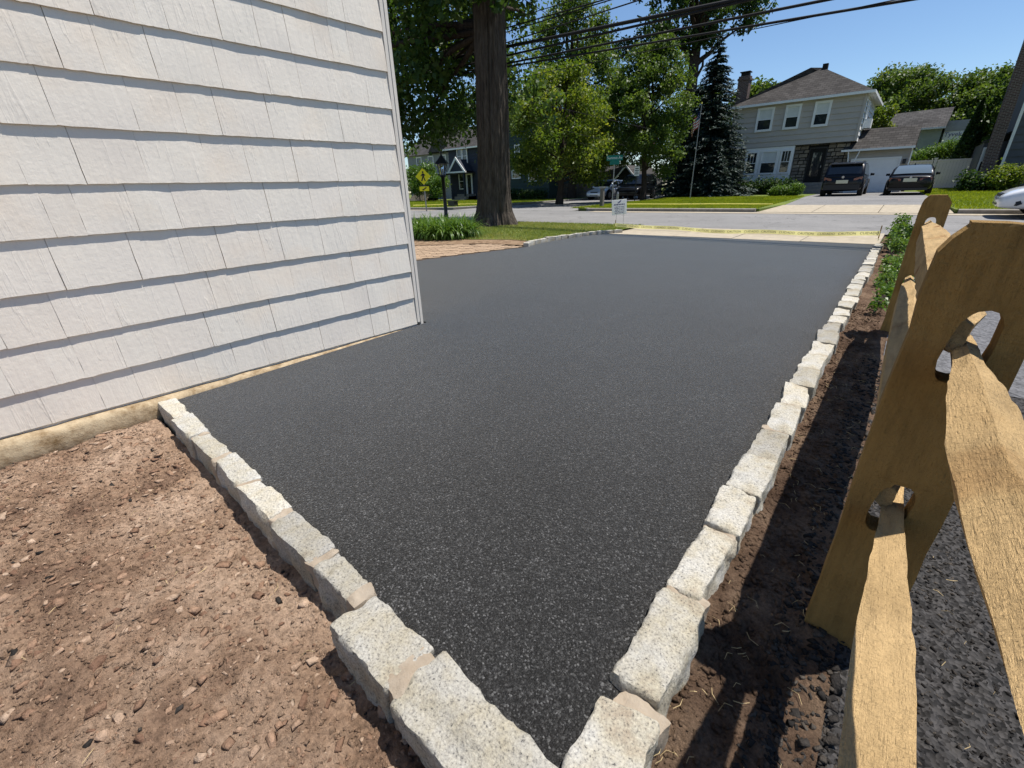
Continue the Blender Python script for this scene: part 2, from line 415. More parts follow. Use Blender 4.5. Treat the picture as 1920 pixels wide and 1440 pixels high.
# ================================================================== SETTING
def sheet(name, poly, z, mat, skirt=0.0):
    b = MB(); n = len(poly); b.add([(x, y, z) for x, y in poly], [tuple(range(n))])
    if skirt:
        b.add([(x, y, z) for x, y in poly] + [(x, y, z - skirt) for x, y in poly], [((i + 1) % n, i, n + i, n + (i + 1) % n) for i in range(n)])
    return struct(b.build(name, mat))
sheet('terrain', [(-260, -60), (200, -60), (200, 320), (-260, 320)], -0.16, mat_dirt('terrain_soil', (0.05, 0.06, 0.02), (0.08, 0.09, 0.03), (0.12, 0.11, 0.05), 0.1))
sheet('street', [(-120, 11.25), (110, 11.25), (110, 17.75), (-120, 17.75)], -0.02, ROAD)
sheet('side_street', [(-19.2, 17.70), (-11.3, 17.70), (-11.9, 22), (-12.0, 95), (-19.2, 95)], -0.016, ROAD)
sheet('street_gutter', [(-10.2, 17.1), (110, 17.1), (110, 17.745), (-10.2, 17.745)], -0.012, CONC)
sheet('street_gutter', [(-120, 17.25), (-20.2, 17.25), (-20.2, 17.745), (-120, 17.745)], -0.012, CONC)
# driveway
dv = [(-0.215, 0.335), (-0.215, 9.32), (-4.55, 9.30), (-4.86, 9.5), (-5.18, 8.85), (-5.30, 8.0), (-5.32, 7.25), (-5.20, 6.62), (-5.45, 5.6), (-5.75, 4.4), (-6.3, 2.26), (-2.84, 2.26), (-2.80, 0.39)]
sheet('driveway', dv, 0.0, ASPH, 0.12)
# concrete apron: slabs
ap = struct(MB().box(-5.0, 9.36, -0.15, -0.22, 11.26, -0.02).build('concrete_apron', SOIL))
xs = [-5.0, -3.55, -2.42, -1.30, -0.20]
for i in range(4):
    for j, (ya, yb) in enumerate(((9.325, 10.34), (10.355, 11.24))):
        mesh_obj('slab', *(lambda b: (b.v, b.f))(MB().box(xs[i] + 0.008, ya, -0.06, xs[i + 1] - 0.008, yb, 0.002 + 0.003 * ((i + j) % 2))), CONC, ap)

def grid_ground(name, x0, x1, y0, y1, nx, ny, zfun, mat, kind='structure', inside=None):
    X, Y = np.meshgrid(np.linspace(x0, x1, nx), np.linspace(y0, y1, ny)); X = X.ravel(); Y = Y.ravel()
    Z = zfun(X, Y)
    v = np.stack([X, Y, Z], 1)
    i = np.arange((nx - 1) * (ny - 1)); r = i // (nx - 1); c = i % (nx - 1); a = r * nx + c
    f = np.stack([a, a + 1, a + nx + 1, a + nx], 1)
    if inside is not None:
        cx = X[f].mean(1); cy = Y[f].mean(1); f = f[inside(cx, cy)]
    o = np_mesh(name, v, f, mat, None, None, True); return struct(o, kind)
def zdirt(X, Y):
    p = np.stack([X, Y, X * 0], 1)
    z = -0.094 + 0.016 * fbm(p * 2.3, 1, 3) + 0.011 * fbm(p * 9, 5, 3) + 0.006 * fbm(p * 38, 9, 3, 0.6)
    z += 0.034 * np.clip((-2.0 - X) / 0.7, 0, 1)
    z -= 0.015 * np.exp(-((Y - 0.24) / 0.07) ** 2) * np.clip((X + 2.4) / 1.0, 0, 1)
    return z
grid_ground('dirt_yard', -3.3, -0.02, -0.95, 0.36, 430, 180, zdirt, DIRT)
grid_ground('dirt_yard_outer', -9.0, 0.2, -7.0, -0.95, 60, 40, lambda X, Y: -0.105 + 0.012 * fbm(np.stack([X, Y, X * 0], 1) * 2, 3, 4), DIRT)
def zsoil(X, Y):
    p = np.stack([X, Y, X * 0], 1)
    z = -0.055 + 0.012 * fbm(p * 5, 21, 3) + 0.010 * fbm(p * 22, 25, 3, 0.6)
    return z - 0.02 * np.clip((0.5 - Y) / 0.5, 0, 1)
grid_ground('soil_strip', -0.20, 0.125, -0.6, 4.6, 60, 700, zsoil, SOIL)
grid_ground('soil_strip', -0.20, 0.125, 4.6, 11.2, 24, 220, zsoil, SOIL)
def znei(X, Y):
    p = np.stack([X, Y, X * 0], 1)
    return -0.062 + 0.006 * fbm(p * 3, 31, 3) + 0.007 * fbm(p * 40, 35, 2, 0.6)
grid_ground('neighbour_driveway', 0.105, 1.3, -0.5, 3.2, 170, 460, znei, NEIGH)
sheet('neighbour_driveway', [(0.11, 3.2), (6, 3.2), (6, 11.24), (0.11, 11.24)], -0.058, mat_oldasphalt('grey_worn_asphalt', (0.11, 0.11, 0.115), 0.4, 70))
sheet('neighbour_driveway', [(1.3, -6), (6, -6), (6, 3.2), (1.3, 3.2)], -0.06, NEIGH)

# near lawn, mulch bed and bank
def zlawn(X, Y):
    p = np.stack([X, Y, X * 0], 1)
    return 0.025 + 0.012 * fbm(p * 0.9, 41, 3)
lawn_in = lambda x, y: (x < -5.38) & ~((y < 7.05) & (x > -7.0)) & (y > 4.0) & (y < 11.24)
lawn_out = [(-5.42, 7.15), (-5.42, 8.2), (-5.28, 8.95), (-4.98, 9.62), (-5.05, 11.2)]
LP = MB(); LP.add([(-5.05, 11.24, 0.03), (-40, 11.24, 0.03), (-40, 6.9, 0.03), (-7.0, 6.9, 0.03), (-6.1, 7.25, 0.03), (-5.36, 7.2, 0.03), (-5.42, 8.0, 0.03), (-5.28, 8.92, 0.03), (-5.0, 9.6, 0.03)], [tuple(range(9))])
struct(LP.build('front_lawn', GRASS))
sheet('mulch_bed', [(-5.25, 6.66), (-5.36, 7.2), (-6.1, 7.26), (-7.0, 6.92), (-30, 6.92), (-30, 5.3), (-7.6, 5.35), (-6.8, 6.1), (-6.2, 6.55)], 0.022, MULCH)

# brick path
bp = sheet('brick_path', [(-5.18, 6.63), (-5.45, 5.6), (-5.74, 4.4), (-6.3, 2.3), (-30, 2.3), (-30, 5.5), (-7.6, 5.36), (-6.8, 6.1), (-6.2, 6.56)], -0.012, SOIL)
def pin(poly, x, y):
    c = False; n = len(poly)
    for i in range(n):
        (x1, y1), (x2, y2) = poly[i], poly[(i + 1) % n]
        if (y1 > y) != (y2 > y) and x < (x2 - x1) * (y - y1) / (y2 - y1) + x1: c = not c
    return c
bpoly = [(-5.22, 6.6), (-5.48, 5.6), (-5.76, 4.4), (-5.9, 3.9), (-8.2, 3.9), (-8.2, 5.45), (-7.5, 5.45), (-6.8, 6.05), (-6.2, 6.5)]
rng = random.Random(5)
bm_ = MB().box(-0.097, -0.046, -0.05, 0.097, 0.046, 0.0)
brick_me = None; ca, sa = math.cos(rad(58)), math.sin(rad(58)); nb = 0
for j in range(-40, 60):
    for i in range(-40, 40):
        u = (i + 0.5 * (j % 2)) * 0.202; w = j * 0.101
        x = -6.5 + u * ca - w * sa; y = 5.2 + u * sa + w * ca
        if pin(bpoly, x, y) and nb < 300:
            if brick_me is None:
                o = bm_.build('brick', PAVER, bp, local=True); brick_me = o.data
            else:
                o = link(bpy.data.objects.new('brick', brick_me), bp)
            o.location = (x, y, 0.016 + rng.uniform(-.004, .004)); nb += 1
            o.rotation_euler = (rng.uniform(-.02, .02), rng.uniform(-.02, .02), rad(58) + rng.uniform(-.02, .02))

# far ground: lawns, kerbs, drive
sheet('far_lawn', [(-11.0, 17.95), (-3.9, 17.95), (-3.7, 21.0), (-4.5, 31), (-4.6, 37), (-4.6, 95), (-12.0, 95), (-12.0, 21.5), (-11.7, 18.8)], 0.085, GRASSF, 0.1)
sheet('far_lawn', [(1.05, 17.95), (70, 17.95), (70, 95), (-0.4, 95), (-0.4, 37.5), (0.55, 36.5), (0.9, 21)], 0.085, GRASSF, 0.1)
sheet('far_lawn', [(-19.4, 95), (-95, 95), (-95, 17.95), (-21.3, 17.95), (-20.0, 18.6), (-19.4, 20.2)], 0.085, GRASSF, 0.1)
sheet('far_driveway', [(-3.7, 20.9), (0.9, 20.9), (0.56, 36.6), (-0.4, 37.6), (-4.6, 37.6), (-4.5, 31)], 0.075, FDRV)
fa = sheet('far_apron', [(-4.1, 17.78), (1.15, 17.78), (0.92, 20.9), (-3.7, 20.9)], -0.03, KERBM)
for i, (xa, xb) in enumerate(((-3.95, -2.35), (-2.33, -0.65), (-0.63, 1.02))):
    b = MB(); b.prism([(xa, 17.80, -0.005), (xb, 17.80, -0.005), (xb, 20.88, 0.082), (xa, 20.88, 0.082)], (0, 0, -0.05)); b.build('slab', CONC, fa)
def kerbline(name, pts, w=0.16, top=0.1):
    b = MB(); secs = []
    for i, (x, y) in enumerate(pts):
        a = Vector(pts[max(i - 1, 0)]); c = Vector(pts[min(i + 1, len(pts) - 1)]); d = (c - a).normalized(); nrm = Vector((-d.y, d.x))
        p0 = Vector((x, y)); p1 = p0 + nrm * w
        secs.append([(p0.x, p0.y, -0.1), (p0.x, p0.y, top - 0.02), (p0.x + nrm.x * 0.03, p0.y + nrm.y * 0.03, top), (p1.x, p1.y, top), (p1.x, p1.y, -0.1)])
    b.loft(secs)
    return b.build(name, KERBM)
tag(kerbline('street_kerb', [(-19.22, 40), (-19.25, 20.2), (-19.8, 18.5), (-21.2, 17.80), (-60, 17.80)][::-1], 0.16, 0.1), 'low concrete kerb curving round the lawn before the dark house', 'kerb')
tag(kerbline('street_kerb', [(-4.0, 17.80), (-10.6, 17.80), (-11.5, 18.6), (-11.9, 21.0), (-12.05, 60)][::-1], 0.16, 0.1), 'shaded kerb edging the lawn of the spruce and flagpole', 'kerb')
tag(kerbline('street_kerb', [(1.1, 17.80), (60, 17.80)], 0.16, 0.1), 'shaded kerb beside the white parked car', 'kerb')

# ================================================================== GRASS
def blades(name, pts, h, w, mat, parent=None, seed=0, lean=0.5, dry=0.0):
    r = np.random.default_rng(seed); n = len(pts)
    a = r.uniform(0, 2 * np.pi, n); hh = h * r.uniform(0.5, 1.2, n); ww = w * r.uniform(0.6, 1.3, n)
    l = hh * lean * r.uniform(0, 1, n); la = r.uniform(0, 2 * np.pi, n)
    dx = np.cos(a) * ww / 2; dy = np.sin(a) * ww / 2
    v = np.empty((n, 3, 3)); p = np.asarray(pts)
    v[:, 0] = p + np.stack([dx, dy, 0 * dx], 1); v[:, 1] = p - np.stack([dx, dy, 0 * dx], 1)
    v[:, 2] = p + np.stack([np.cos(la) * l, np.sin(la) * l, hh], 1)
    f = np.arange(n * 3).reshape(n, 3)
    patch = 0.5 + 0.5 * fbm(p * 0.8, 77, 3)
    rnd = np.clip(dry + 0.45 * r.uniform(0, 1, n) + 0.6 * (patch - .25), 0, 1)
    return np_mesh(name, v.reshape(-1, 3), f, mat, parent, rnd)
def scat_poly(poly, n, z, seed):
    r = np.random.default_rng(seed); P = np.array(poly); lo, hi = P.min(0), P.max(0); out = []
    q = r.uniform(lo, hi, (n * 3, 2))
    ins = np.zeros(len(q), bool); m = len(P)
    for i in range(m):
        (x1, y1), (x2, y2) = P[i], P[(i + 1) % m]
        if y1 == y2: continue
        k = ((y1 > q[:, 1]) != (y2 > q[:, 1])) & (q[:, 0] < (x2 - x1) * (q[:, 1] - y1) / (y2 - y1) + x1)
        ins ^= k
    q = q[ins][:n]
    return np.concatenate([q, np.full((len(q), 1), z)], 1)
gpts = scat_poly([(-5.0, 11.27), (-16, 11.27), (-16, 7.0), (-7.0, 6.95), (-6.2, 7.25), (-5.4, 7.2), (-5.44, 8.0), (-5.3, 8.92), (-5.02, 9.6)], 75000, 0.028, 3)
g = blades('grass', gpts, 0.042, 0.012, BLADE, None, 4, 0.9, 0.22); struct(g, 'stuff'); g['label'] = 'short sparse grass of the near verge around the big trunk'
g = blades('grass', np.concatenate([scat_poly([(-11.6, 18.0), (-4.0, 18.0), (-4.5, 30.5), (-12, 31)], 60000, 0.085, 5), scat_poly([(1.1, 18.0), (9, 18.0), (12, 44), (0.0, 44), (0.9, 21)], 50000, 0.085, 6)]), 0.07, 0.03, BLADEF, None, 7, 0.8); struct(g, 'stuff'); g['label'] = 'bright mown grass on the lawns across the street'
g = blades('grass', scat_poly([(-19.6, 30), (-19.6, 20.5), (-21.4, 18.05), (-45, 18.05), (-45, 30)], 60000, 0.085, 8), 0.07, 0.03, BLADEF, None, 9, 0.8); struct(g, 'stuff'); g['label'] = 'mown grass on the lawn before the dark house'

# ================================================================== NEAR HOUSE
XW = -2.862
house = thing('shingled_house', 'near house wall of weathered pale grey painted shingles beside the new driveway', 'house', (-5.9, -0.9, -0.16))
MB().box(-9.0, -4.0, -0.16, XW, 2.17, 5.45).build('wall', TRIM, house)
rb = MB(); rb.prism([(-2.66, -4.2, 5.42), (-5.93, -4.2, 7.6), (-9.2, -4.2, 5.42)], (0, 6.55, 0)); rb.build('roof', ROOF2, house)
rng = np.random.default_rng(11); rr = random.Random(11)
courses = [0.02, 0.224, 0.428, 0.637, 0.860, 1.072, 1.297, 1.511, 1.722, 1.935, 2.148, 2.36, 2.57]
def shingle(ya, yb, z0, z1, th, k, clip_bottom=None):
    nu, nv = 7, 4
    v = []; ej = [rng.normal(0, 0.0006) for _ in range(2 * (nv + 1))]
    tilt = rng.normal(0, 0.0006)
    for j in range(nv + 1):
        t = j / nv
        for i in range(nu + 1):
            s = i / nu; y = ya + (yb - ya) * s
            if i == 0: y += ej[j]
            if i == nu: y += ej[nv + 1 + j]
            zb = z0 if clip_bottom is None else clip_bottom(y)
            zb += tilt * (s - 0.5) * 2 + (rng.normal(0, 0.0007) if j == 0 else 0)
            z = zb + (z1 - zb) * t
            x = XW + th * (1 - t) + 0.0045 * t
            v.append([x, y, z])
    v = np.array(v)
    n = vnoise(v * np.array([1, 8, 5]), 3) * 0.0022 + vnoise(v * np.array([1, 30, 5]) + k * 1.7, 4) * 0.0008
    v[:, 0] += n * np.clip((v[:, 2] - z0) / 0.06 + 0.25, 0.25, 1)
    v = v.tolist(); f = []
    w = nu + 1
    for j in range(nv):
        for i in range(nu):
            a = j * w + i; f.append((a, a + 1, a + w + 1, a + w))
    bx = XW + 0.0005; ns = len(f)
    def side(ids, flip):
        n0 = len(v); m = len(ids)
        v.extend([list(v[q]) for q in ids]); v.extend([[bx, v[q][1], v[q][2]] for q in ids])
        for q in range(m - 1):
            c = (n0 + q, n0 + q + 1, n0 + m + q + 1, n0 + m + q); f.append(c[::-1] if flip else c)
    side(list(range(w)), True); side([q * w for q in range(nv + 1)], False); side([q * w + nu for q in range(nv + 1)], True)
    o = mesh_obj('shingle', v, f, SHIN, house, True)
    return o
kk = 0
for ci in range(len(courses) - 1):
    z0, z1 = courses[ci], courses[ci + 1] + 0.028
    y = 2.165 + rr.uniform(-0.004, 0.004); first = True
    while y > -1.7:
        wd_ = rr.choice([0.11, 0.15, 0.18, 0.21, 0.25, 0.28, 0.19]) * rr.uniform(0.92, 1.1)
        gap = rr.choice([0.0006, 0.001, 0.0015, 0.003])
        cb = (lambda yy: 0.055 - 0.021 * (yy + 0.18) if yy < 2.2 else 0.005) if ci == 0 else None
        th = (0.0172 if ci else 0.013) + rr.uniform(-0.0007, 0.0007)
        zz = z0 + rr.uniform(-0.0007, 0.0007)
        shingle(y - wd_ + gap, y, zz, z1, th, kk, cb); kk += 1
        y -= wd_
# corner boards (fluted pair) and foundation
MB().box(XW + 0.0006, 2.169, 0.02, XW + 0.016, 2.196, 5.4).build('corner_board', TRIM, house)
MB().box(XW - 0.05, 2.198, -0.005, XW + 0.020, 2.222, 5.4).build('corner_board', TRIM, house)
MB().box(XW - 0.12, 2.172, 0.01, XW - 0.052, 2.216, 5.4).build('corner_board', TRIM, house)
fb = []; ys = np.linspace(-4.0, 2.09, 170)
secs = []
for y in ys:
    q = np.array([[y * 7, 0.3, 0.1], [y * 9, 3.3, 1.1], [y * 4, 1.3, 2.1]]); n = fbm(q, 51, 3)
    top = 0.048 - 0.021 * (y + 0.18) + 0.004 * n[0]
    out = XW + 0.052 + 0.010 * n[1] - 0.022 * max(0, (y - 0.9) / 1.2)
    secs.append([(XW - 0.02, y, -0.16), (XW - 0.02, y, top - 0.006), (XW + 0.012, y, top - 0.008), (out - 0.012, y, top - 0.022 + 0.005 * n[2]), (out, y, top - 0.040 + 0.004 * n[2]), (out + 0.012, y, -0.16)])
fo = MB().loft(secs).build('foundation', FOUND, house, True)
MB().box(XW - 0.04, 2.10, -0.1, XW - 0.004, 2.17, -0.001).build('corner_pier', MORT, house)

# ================================================================== KERB STONES
def rough_block(size, seed, n=(10, 6, 6), r=0.010, amp=0.009, warp=0.010, fine=0.003):
    rs = np.random.default_rng(seed); hx, hy, hz = size[0] / 2, size[1] / 2, size[2] / 2
    H = np.array([hx, hy, hz]); V = []; F = []; idx = {}
    def vid(u):
        k = tuple(np.round(u, 5))
        if k not in idx: idx[k] = len(V); V.append(u)
        return idx[k]
    for ax in range(3):
        o1, o2 = [(1, 2), (2, 0), (0, 1)][ax]
        for sg in (-1, 1):
            for i in range(n[o1]):
                for j in range(n[o2]):
                    q = []
                    for di, dj in ((0, 0), (1, 0), (1, 1), (0, 1)):
                        u = np.zeros(3); u[ax] = sg; u[o1] = -1 + 2 * (i + di) / n[o1]; u[o2] = -1 + 2 * (j + dj) / n[o2]
                        q.append(vid(u))
                    F.append(q if sg > 0 else q[::-1])
    U = np.array(V)
    cj = rs.uniform(-warp, warp, (2, 2, 2, 3)); cj[:, :, 1, 2] *= 0.45
    P = U * H
    q = np.clip(P, -(H - r), H - r); d = P - q; L = np.linalg.norm(d, axis=1, keepdims=True)
    P = np.where(L > 1e-6, q + r * d / np.maximum(L, 1e-6), P)
    t = (U + 1) / 2; W_ = 0
    for a in (0, 1):
        for b in (0, 1):
            for c in (0, 1):
                w = (t[:, 0] if a else 1 - t[:, 0]) * (t[:, 1] if b else 1 - t[:, 1]) * (t[:, 2] if c else 1 - t[:, 2])
                W_ = W_ + w[:, None] * cj[a, b, c]
    P = P + W_
    nr = (P - np.clip(P, -(H - 0.03), H - 0.03)); nr /= np.maximum(np.linalg.norm(nr, axis=1, keepdims=True), 1e-6)
    P = P + nr * (amp * fbm(P * 16 + seed * 5.1, seed, 3)[:, None] + fine * fbm(P * 75 + seed, seed + 3, 2)[:, None])
    return P, F
def block(name, center, size, rz, seed, mat, parent, n, tilt=(0, 0), **kw):
    P, F = rough_block(size, seed, n, **kw)
    o = mesh_obj(name, P.tolist(), F, mat, parent, True, local=True); o.data.set_sharp_from_angle(angle=rad(42))
    o.location = Vector(center) - org(parent); o.rotation_euler = (tilt[0], tilt[1], rz)
    return o
rr = random.Random(21)
lk = thing('granite_kerb', 'short rough granite block kerb between brown dirt and asphalt, running to the shingled house', 'kerb', (-1.5, 0.33, -0.12))
xs_ = [-2.80, -2.50, -2.22, -1.93, -1.64, -1.37, -1.08, -0.87, -0.60, -0.20]
for i in range(len(xs_) - 1):
    a, b = xs_[i], xs_[i + 1]; near = i >= 6
    yc = 0.415 - 0.055 * (i / 8.0) - (0.035 if i >= 7 else 0); wid = [0.085, 0.088, 0.085, 0.08, 0.085, 0.09, 0.085, 0.13, 0.145][i]
    ht = 0.20
    block('kerb_stone', ((a + b) / 2, yc, 0.024 - ht / 2 + rr.uniform(-.004, .004)), (b - a - (0.03 if near else 0.012), wid, ht), rr.uniform(-.02, .02) - 0.02, 100 + i, GRAN, lk, (30, 14, 16) if near else (16, 8, 9), (rr.uniform(-.03, .03), rr.uniform(-.02, .02)), warp=0.008)
    if i < len(xs_) - 2:
        mw = 0.075 if i == 7 else 0.045
        block('mortar_joint', (b - 0.003, yc - 0.003, 0.019 - 0.09), (mw, wid * 0.90, 0.18), rr.uniform(-.1, .1), 200 + i, MORT, lk, (8, 12, 8), r=0.008, warp=0.006)
rk = thing('granite_kerb', 'long straight row of granite block kerbing between asphalt and the split rail fence', 'kerb', (-0.21, 4.6, -0.12))
y = 0.16; i = 0
ends = [0.16, 0.575, 0.905, 1.20, 1.43, 1.70, 1.96, 2.25, 2.52, 2.80]
while ends[-1] < 9.25: ends.append(ends[-1] + rr.uniform(0.22, 0.31))
for i in range(len(ends) - 1):
    a, b = ends[i], ends[i + 1]; near = i < 5
    wid = 0.125 if i < 2 else rr.choice([0.10, 0.105, 0.11, 0.12]); ht = 0.19 if i < 2 else 0.17
    xc = -0.262 + wid / 2 + rr.uniform(-.003, .003) + (0.004 if i else 0.03)
    tp = 0.027 + rr.uniform(-.006, .006)
    block('kerb_stone', (xc, (a + b) / 2, tp - ht / 2), (wid, b - a - (0.03 if i < 2 else 0.004), ht), rr.uniform(-.05, .05) + (0.10 if i == 0 else 0), 300 + i, GRAN, rk, (14, 30, 16) if near else ((8, 12, 7) if i < 14 else (4, 5, 3)), (rr.uniform(-.03, .03), rr.uniform(-.04, .04)), warp=0.009)
    if i < 9:
        block('mortar_joint', (xc - .004, b, 0.016 - 0.08), (wid * 0.86, 0.06 if i < 2 else 0.04, 0.16), rr.uniform(-.15, .15), 400 + i, MORT, rk, (12, 8, 8), r=0.008, warp=0.007)
ck = thing('granite_kerb', 'curved granite block kerb edging the near lawn at the driveway mouth', 'kerb', (-5.2, 8, -0.1))
path = [(-5.22, 6.62), (-5.34, 6.9), (-5.40, 7.2), (-5.42, 7.6), (-5.40, 8.0), (-5.35, 8.45), (-5.24, 8.9), (-5.08, 9.3), (-4.90, 9.55)]
pl = [Vector(p) for p in path]; acc = [0]
for i in range(1, len(pl)): acc.append(acc[-1] + (pl[i] - pl[i - 1]).length)
def along(s):
    for i in range(1, len(pl)):
        if s <= acc[i] or i == len(pl) - 1:
            t = (s - acc[i - 1]) / (acc[i] - acc[i - 1]); return pl[i - 1].lerp(pl[i], t), (pl[i] - pl[i - 1])
s = 0.0; i = 0
while s < acc[-1] - 0.1:
    L = rr.uniform(0.19, 0.27); p, d = along(s + L / 2)
    block('kerb_stone', (p.x, p.y, 0.065 - 0.09 + rr.uniform(-.008, .008)), (L - 0.02, 0.11, 0.18), math.atan2(d.y, d.x) + rr.uniform(-.06, .06), 500 + i, GRAN, ck, (5, 3, 4), warp=0.009)
    s += L; i += 1

# ================================================================== DIRT STONES
def rocks(name, pts, sizes, mat, seed, flat=0.55):
    r = np.random.default_rng(seed); n = len(pts)
    bv = np.array([(x, y, z) for z in (-.6, .6) for y in (-.7, .7) for x in (-.8, .8)], float)
    bf = np.array([(0, 2, 3), (0, 3, 1), (4, 5, 7), (4, 7, 6), (0, 1, 5), (0, 5, 4), (2, 6, 7), (2, 7, 3), (0, 4, 6), (0, 6, 2), (1, 3, 7), (1, 7, 5)])
    V = np.repeat(bv[None], n, 0) + r.uniform(-.38, .38, (n, 8, 3)); V[:, 4:, :2] *= r.uniform(.45, .95, (n, 1, 1))
    ax = np.stack([r.uniform(0.7, 1.5, n), r.uniform(0.6, 1.0, n), flat * r.uniform(0.6, 1.2, n)], 1)
    V = V * ax[:, None] * np.asarray(sizes)[:, None, None]
    a = r.uniform(0, 2 * np.pi, n); ca, sa = np.cos(a)[:, None], np.sin(a)[:, None]
    tl = r.normal(0, 0.25, n)[:, None]
    x, y, z = V[..., 0], V[..., 1], V[..., 2]
    x2 = x * ca - y * sa; y2 = x * sa + y * ca; z2 = z + x * tl
    V = np.stack([x2, y2, z2], 2) + np.asarray(pts)[:, None]
    F = (bf[None] + (np.arange(n) * 8)[:, None, None]).reshape(-1, 3)
    return struct(np_mesh(name, V.reshape(-1, 3), F, mat, None, np.repeat(r.uniform(0, 1, n), 12)), 'stuff')
def scatter(n, x0, x1, y0, y1, zf, smin, smax, seed, power=3.0):
    r = np.random.default_rng(seed); X = r.uniform(x0, x1, n); Y = r.uniform(y0, y1, n)
    s = smin * (smax / smin) ** (r.uniform(0, 1, n) ** power)
    return np.stack([X, Y, zf(X, Y) + 0.15 * s], 1), s
p_, s_ = scatter(6500, -3.2, -0.1, -0.9, 0.31, zdirt, 0.003, 0.022, 1, 3.2)
rocks('tan_gravel', p_, s_, ROCKT, 2, 0.38)['label'] = 'loose tan stones and clods lying on the brown dirt'
p_, s_ = scatter(26000, -3.2, -0.1, -0.9, 0.33, zdirt, 0.0018, 0.008, 3, 1.5)
rocks('dirt_crumbs', p_, s_, DIRT, 4, 0.7)['label'] = 'small brown crumbs of soil on the dirt yard'
p_, s_ = scatter(160, -3.0, -0.1, -0.8, 0.31, zdirt, 0.004, 0.013, 5, 1.5)
rocks('asphalt_crumbs', p_, s_, ROCKD, 6, 0.7)['label'] = 'scattered black asphalt crumbs on the dirt yard'
p_, s_ = scatter(1900, 0.0, 0.14, 0.1, 3.4, zsoil, 0.004, 0.014, 7, 1.6)
rocks('dark_gravel', p_, s_, ROCKD, 8, 0.4)['label'] = 'dark flat gravel under the split rail fence'
p_, s_ = scatter(4500, -0.15, 0.05, 0.1, 5.0, zsoil, 0.003, 0.012, 9, 1.8)
rocks('soil_clods', p_, s_, SOIL, 10, 0.75)['label'] = 'crumbly dark soil clods beside the kerb stones'
p_, s_ = scatter(5500, 0.12, 0.75, 0.1, 2.0, znei, 0.0025, 0.0065, 11, 1.3)
rocks('worn_asphalt_gravel', p_, s_, ROCKD, 12, 0.6)['label'] = 'coarse loose black aggregate beyond the fence'
def straws(name, n, x0, x1, y0, y1, zf, seed, L=(0.01, 0.04)):
    r = random.Random(seed); b = MB()
    for _ in range(n):
        x, y = r.uniform(x0, x1), r.uniform(y0, y1); z = float(zf(np.array([x]), np.array([y]))[0]) + 0.008
        a = r.uniform(0, 6.28); l = r.uniform(*L)
        pts = [(x, y, z), (x + math.cos(a) * l * .5, y + math.sin(a) * l * .5, z + r.uniform(.002, .008)), (x + math.cos(a + .4) * l, y + math.sin(a + .4) * l, z + r.uniform(-.002, .004))]
        b.tube(pts, [0.0006, 0.0008, 0.0004], 3)
    return struct(b.build(name, STRAW), 'stuff')
straws('straw_bits', 120, -0.14, 0.10, 0.3, 3.5, zsoil, 31)['label'] = 'dry straw bits on the soil by the kerb'
straws('straw_bits', 60, 0.12, 0.6, 0.2, 1.6, znei, 32, (0.008, 0.03))['label'] = 'dry straw bits on the coarse black gravel'
straws('straw_bits', 90, -3.0, -0.2, -0.7, 0.3, zdirt, 33)['label'] = 'dry straw bits on the brown dirt'
# flat broken slabs near the fence foot
rr = random.Random(77)
for k, (x, y, s, m) in enumerate(((0.205, 0.66, 0.085, ROCKT), (0.27, 0.60, 0.07, ROCKD), (0.33, 0.50, 0.11, ROCKD), (0.25, 0.47, 0.07, ROCKD), (0.04, 0.62, 0.06, ROCKT), (0.02, 0.50, 0.08, ROCKT))):
    P, F = rough_block((s * 1.5, s, 0.03), 700 + k, (8, 6, 3), r=0.012, amp=0.008, warp=0.02)
    o = mesh_obj('flat_stone', P.tolist(), F, m, None, False); o.location = (x, y, -0.062); o.rotation_euler = (rr.uniform(-.1, .1), rr.uniform(-.1, .1), rr.uniform(0, 3))
    tag(o, ['pinkish flat stone between the near fence rails', 'dark broken flake touching the pinkish flat stone', 'largest dark slab of broken rock beyond the lower rail', 'smallest dark flake by the lower rail', 'tan flat stone in the sun left of the lower rail', 'tan flat rock at the bottom of the picture left of the lower rail'][k], 'stone', 'broken stones by the fence')

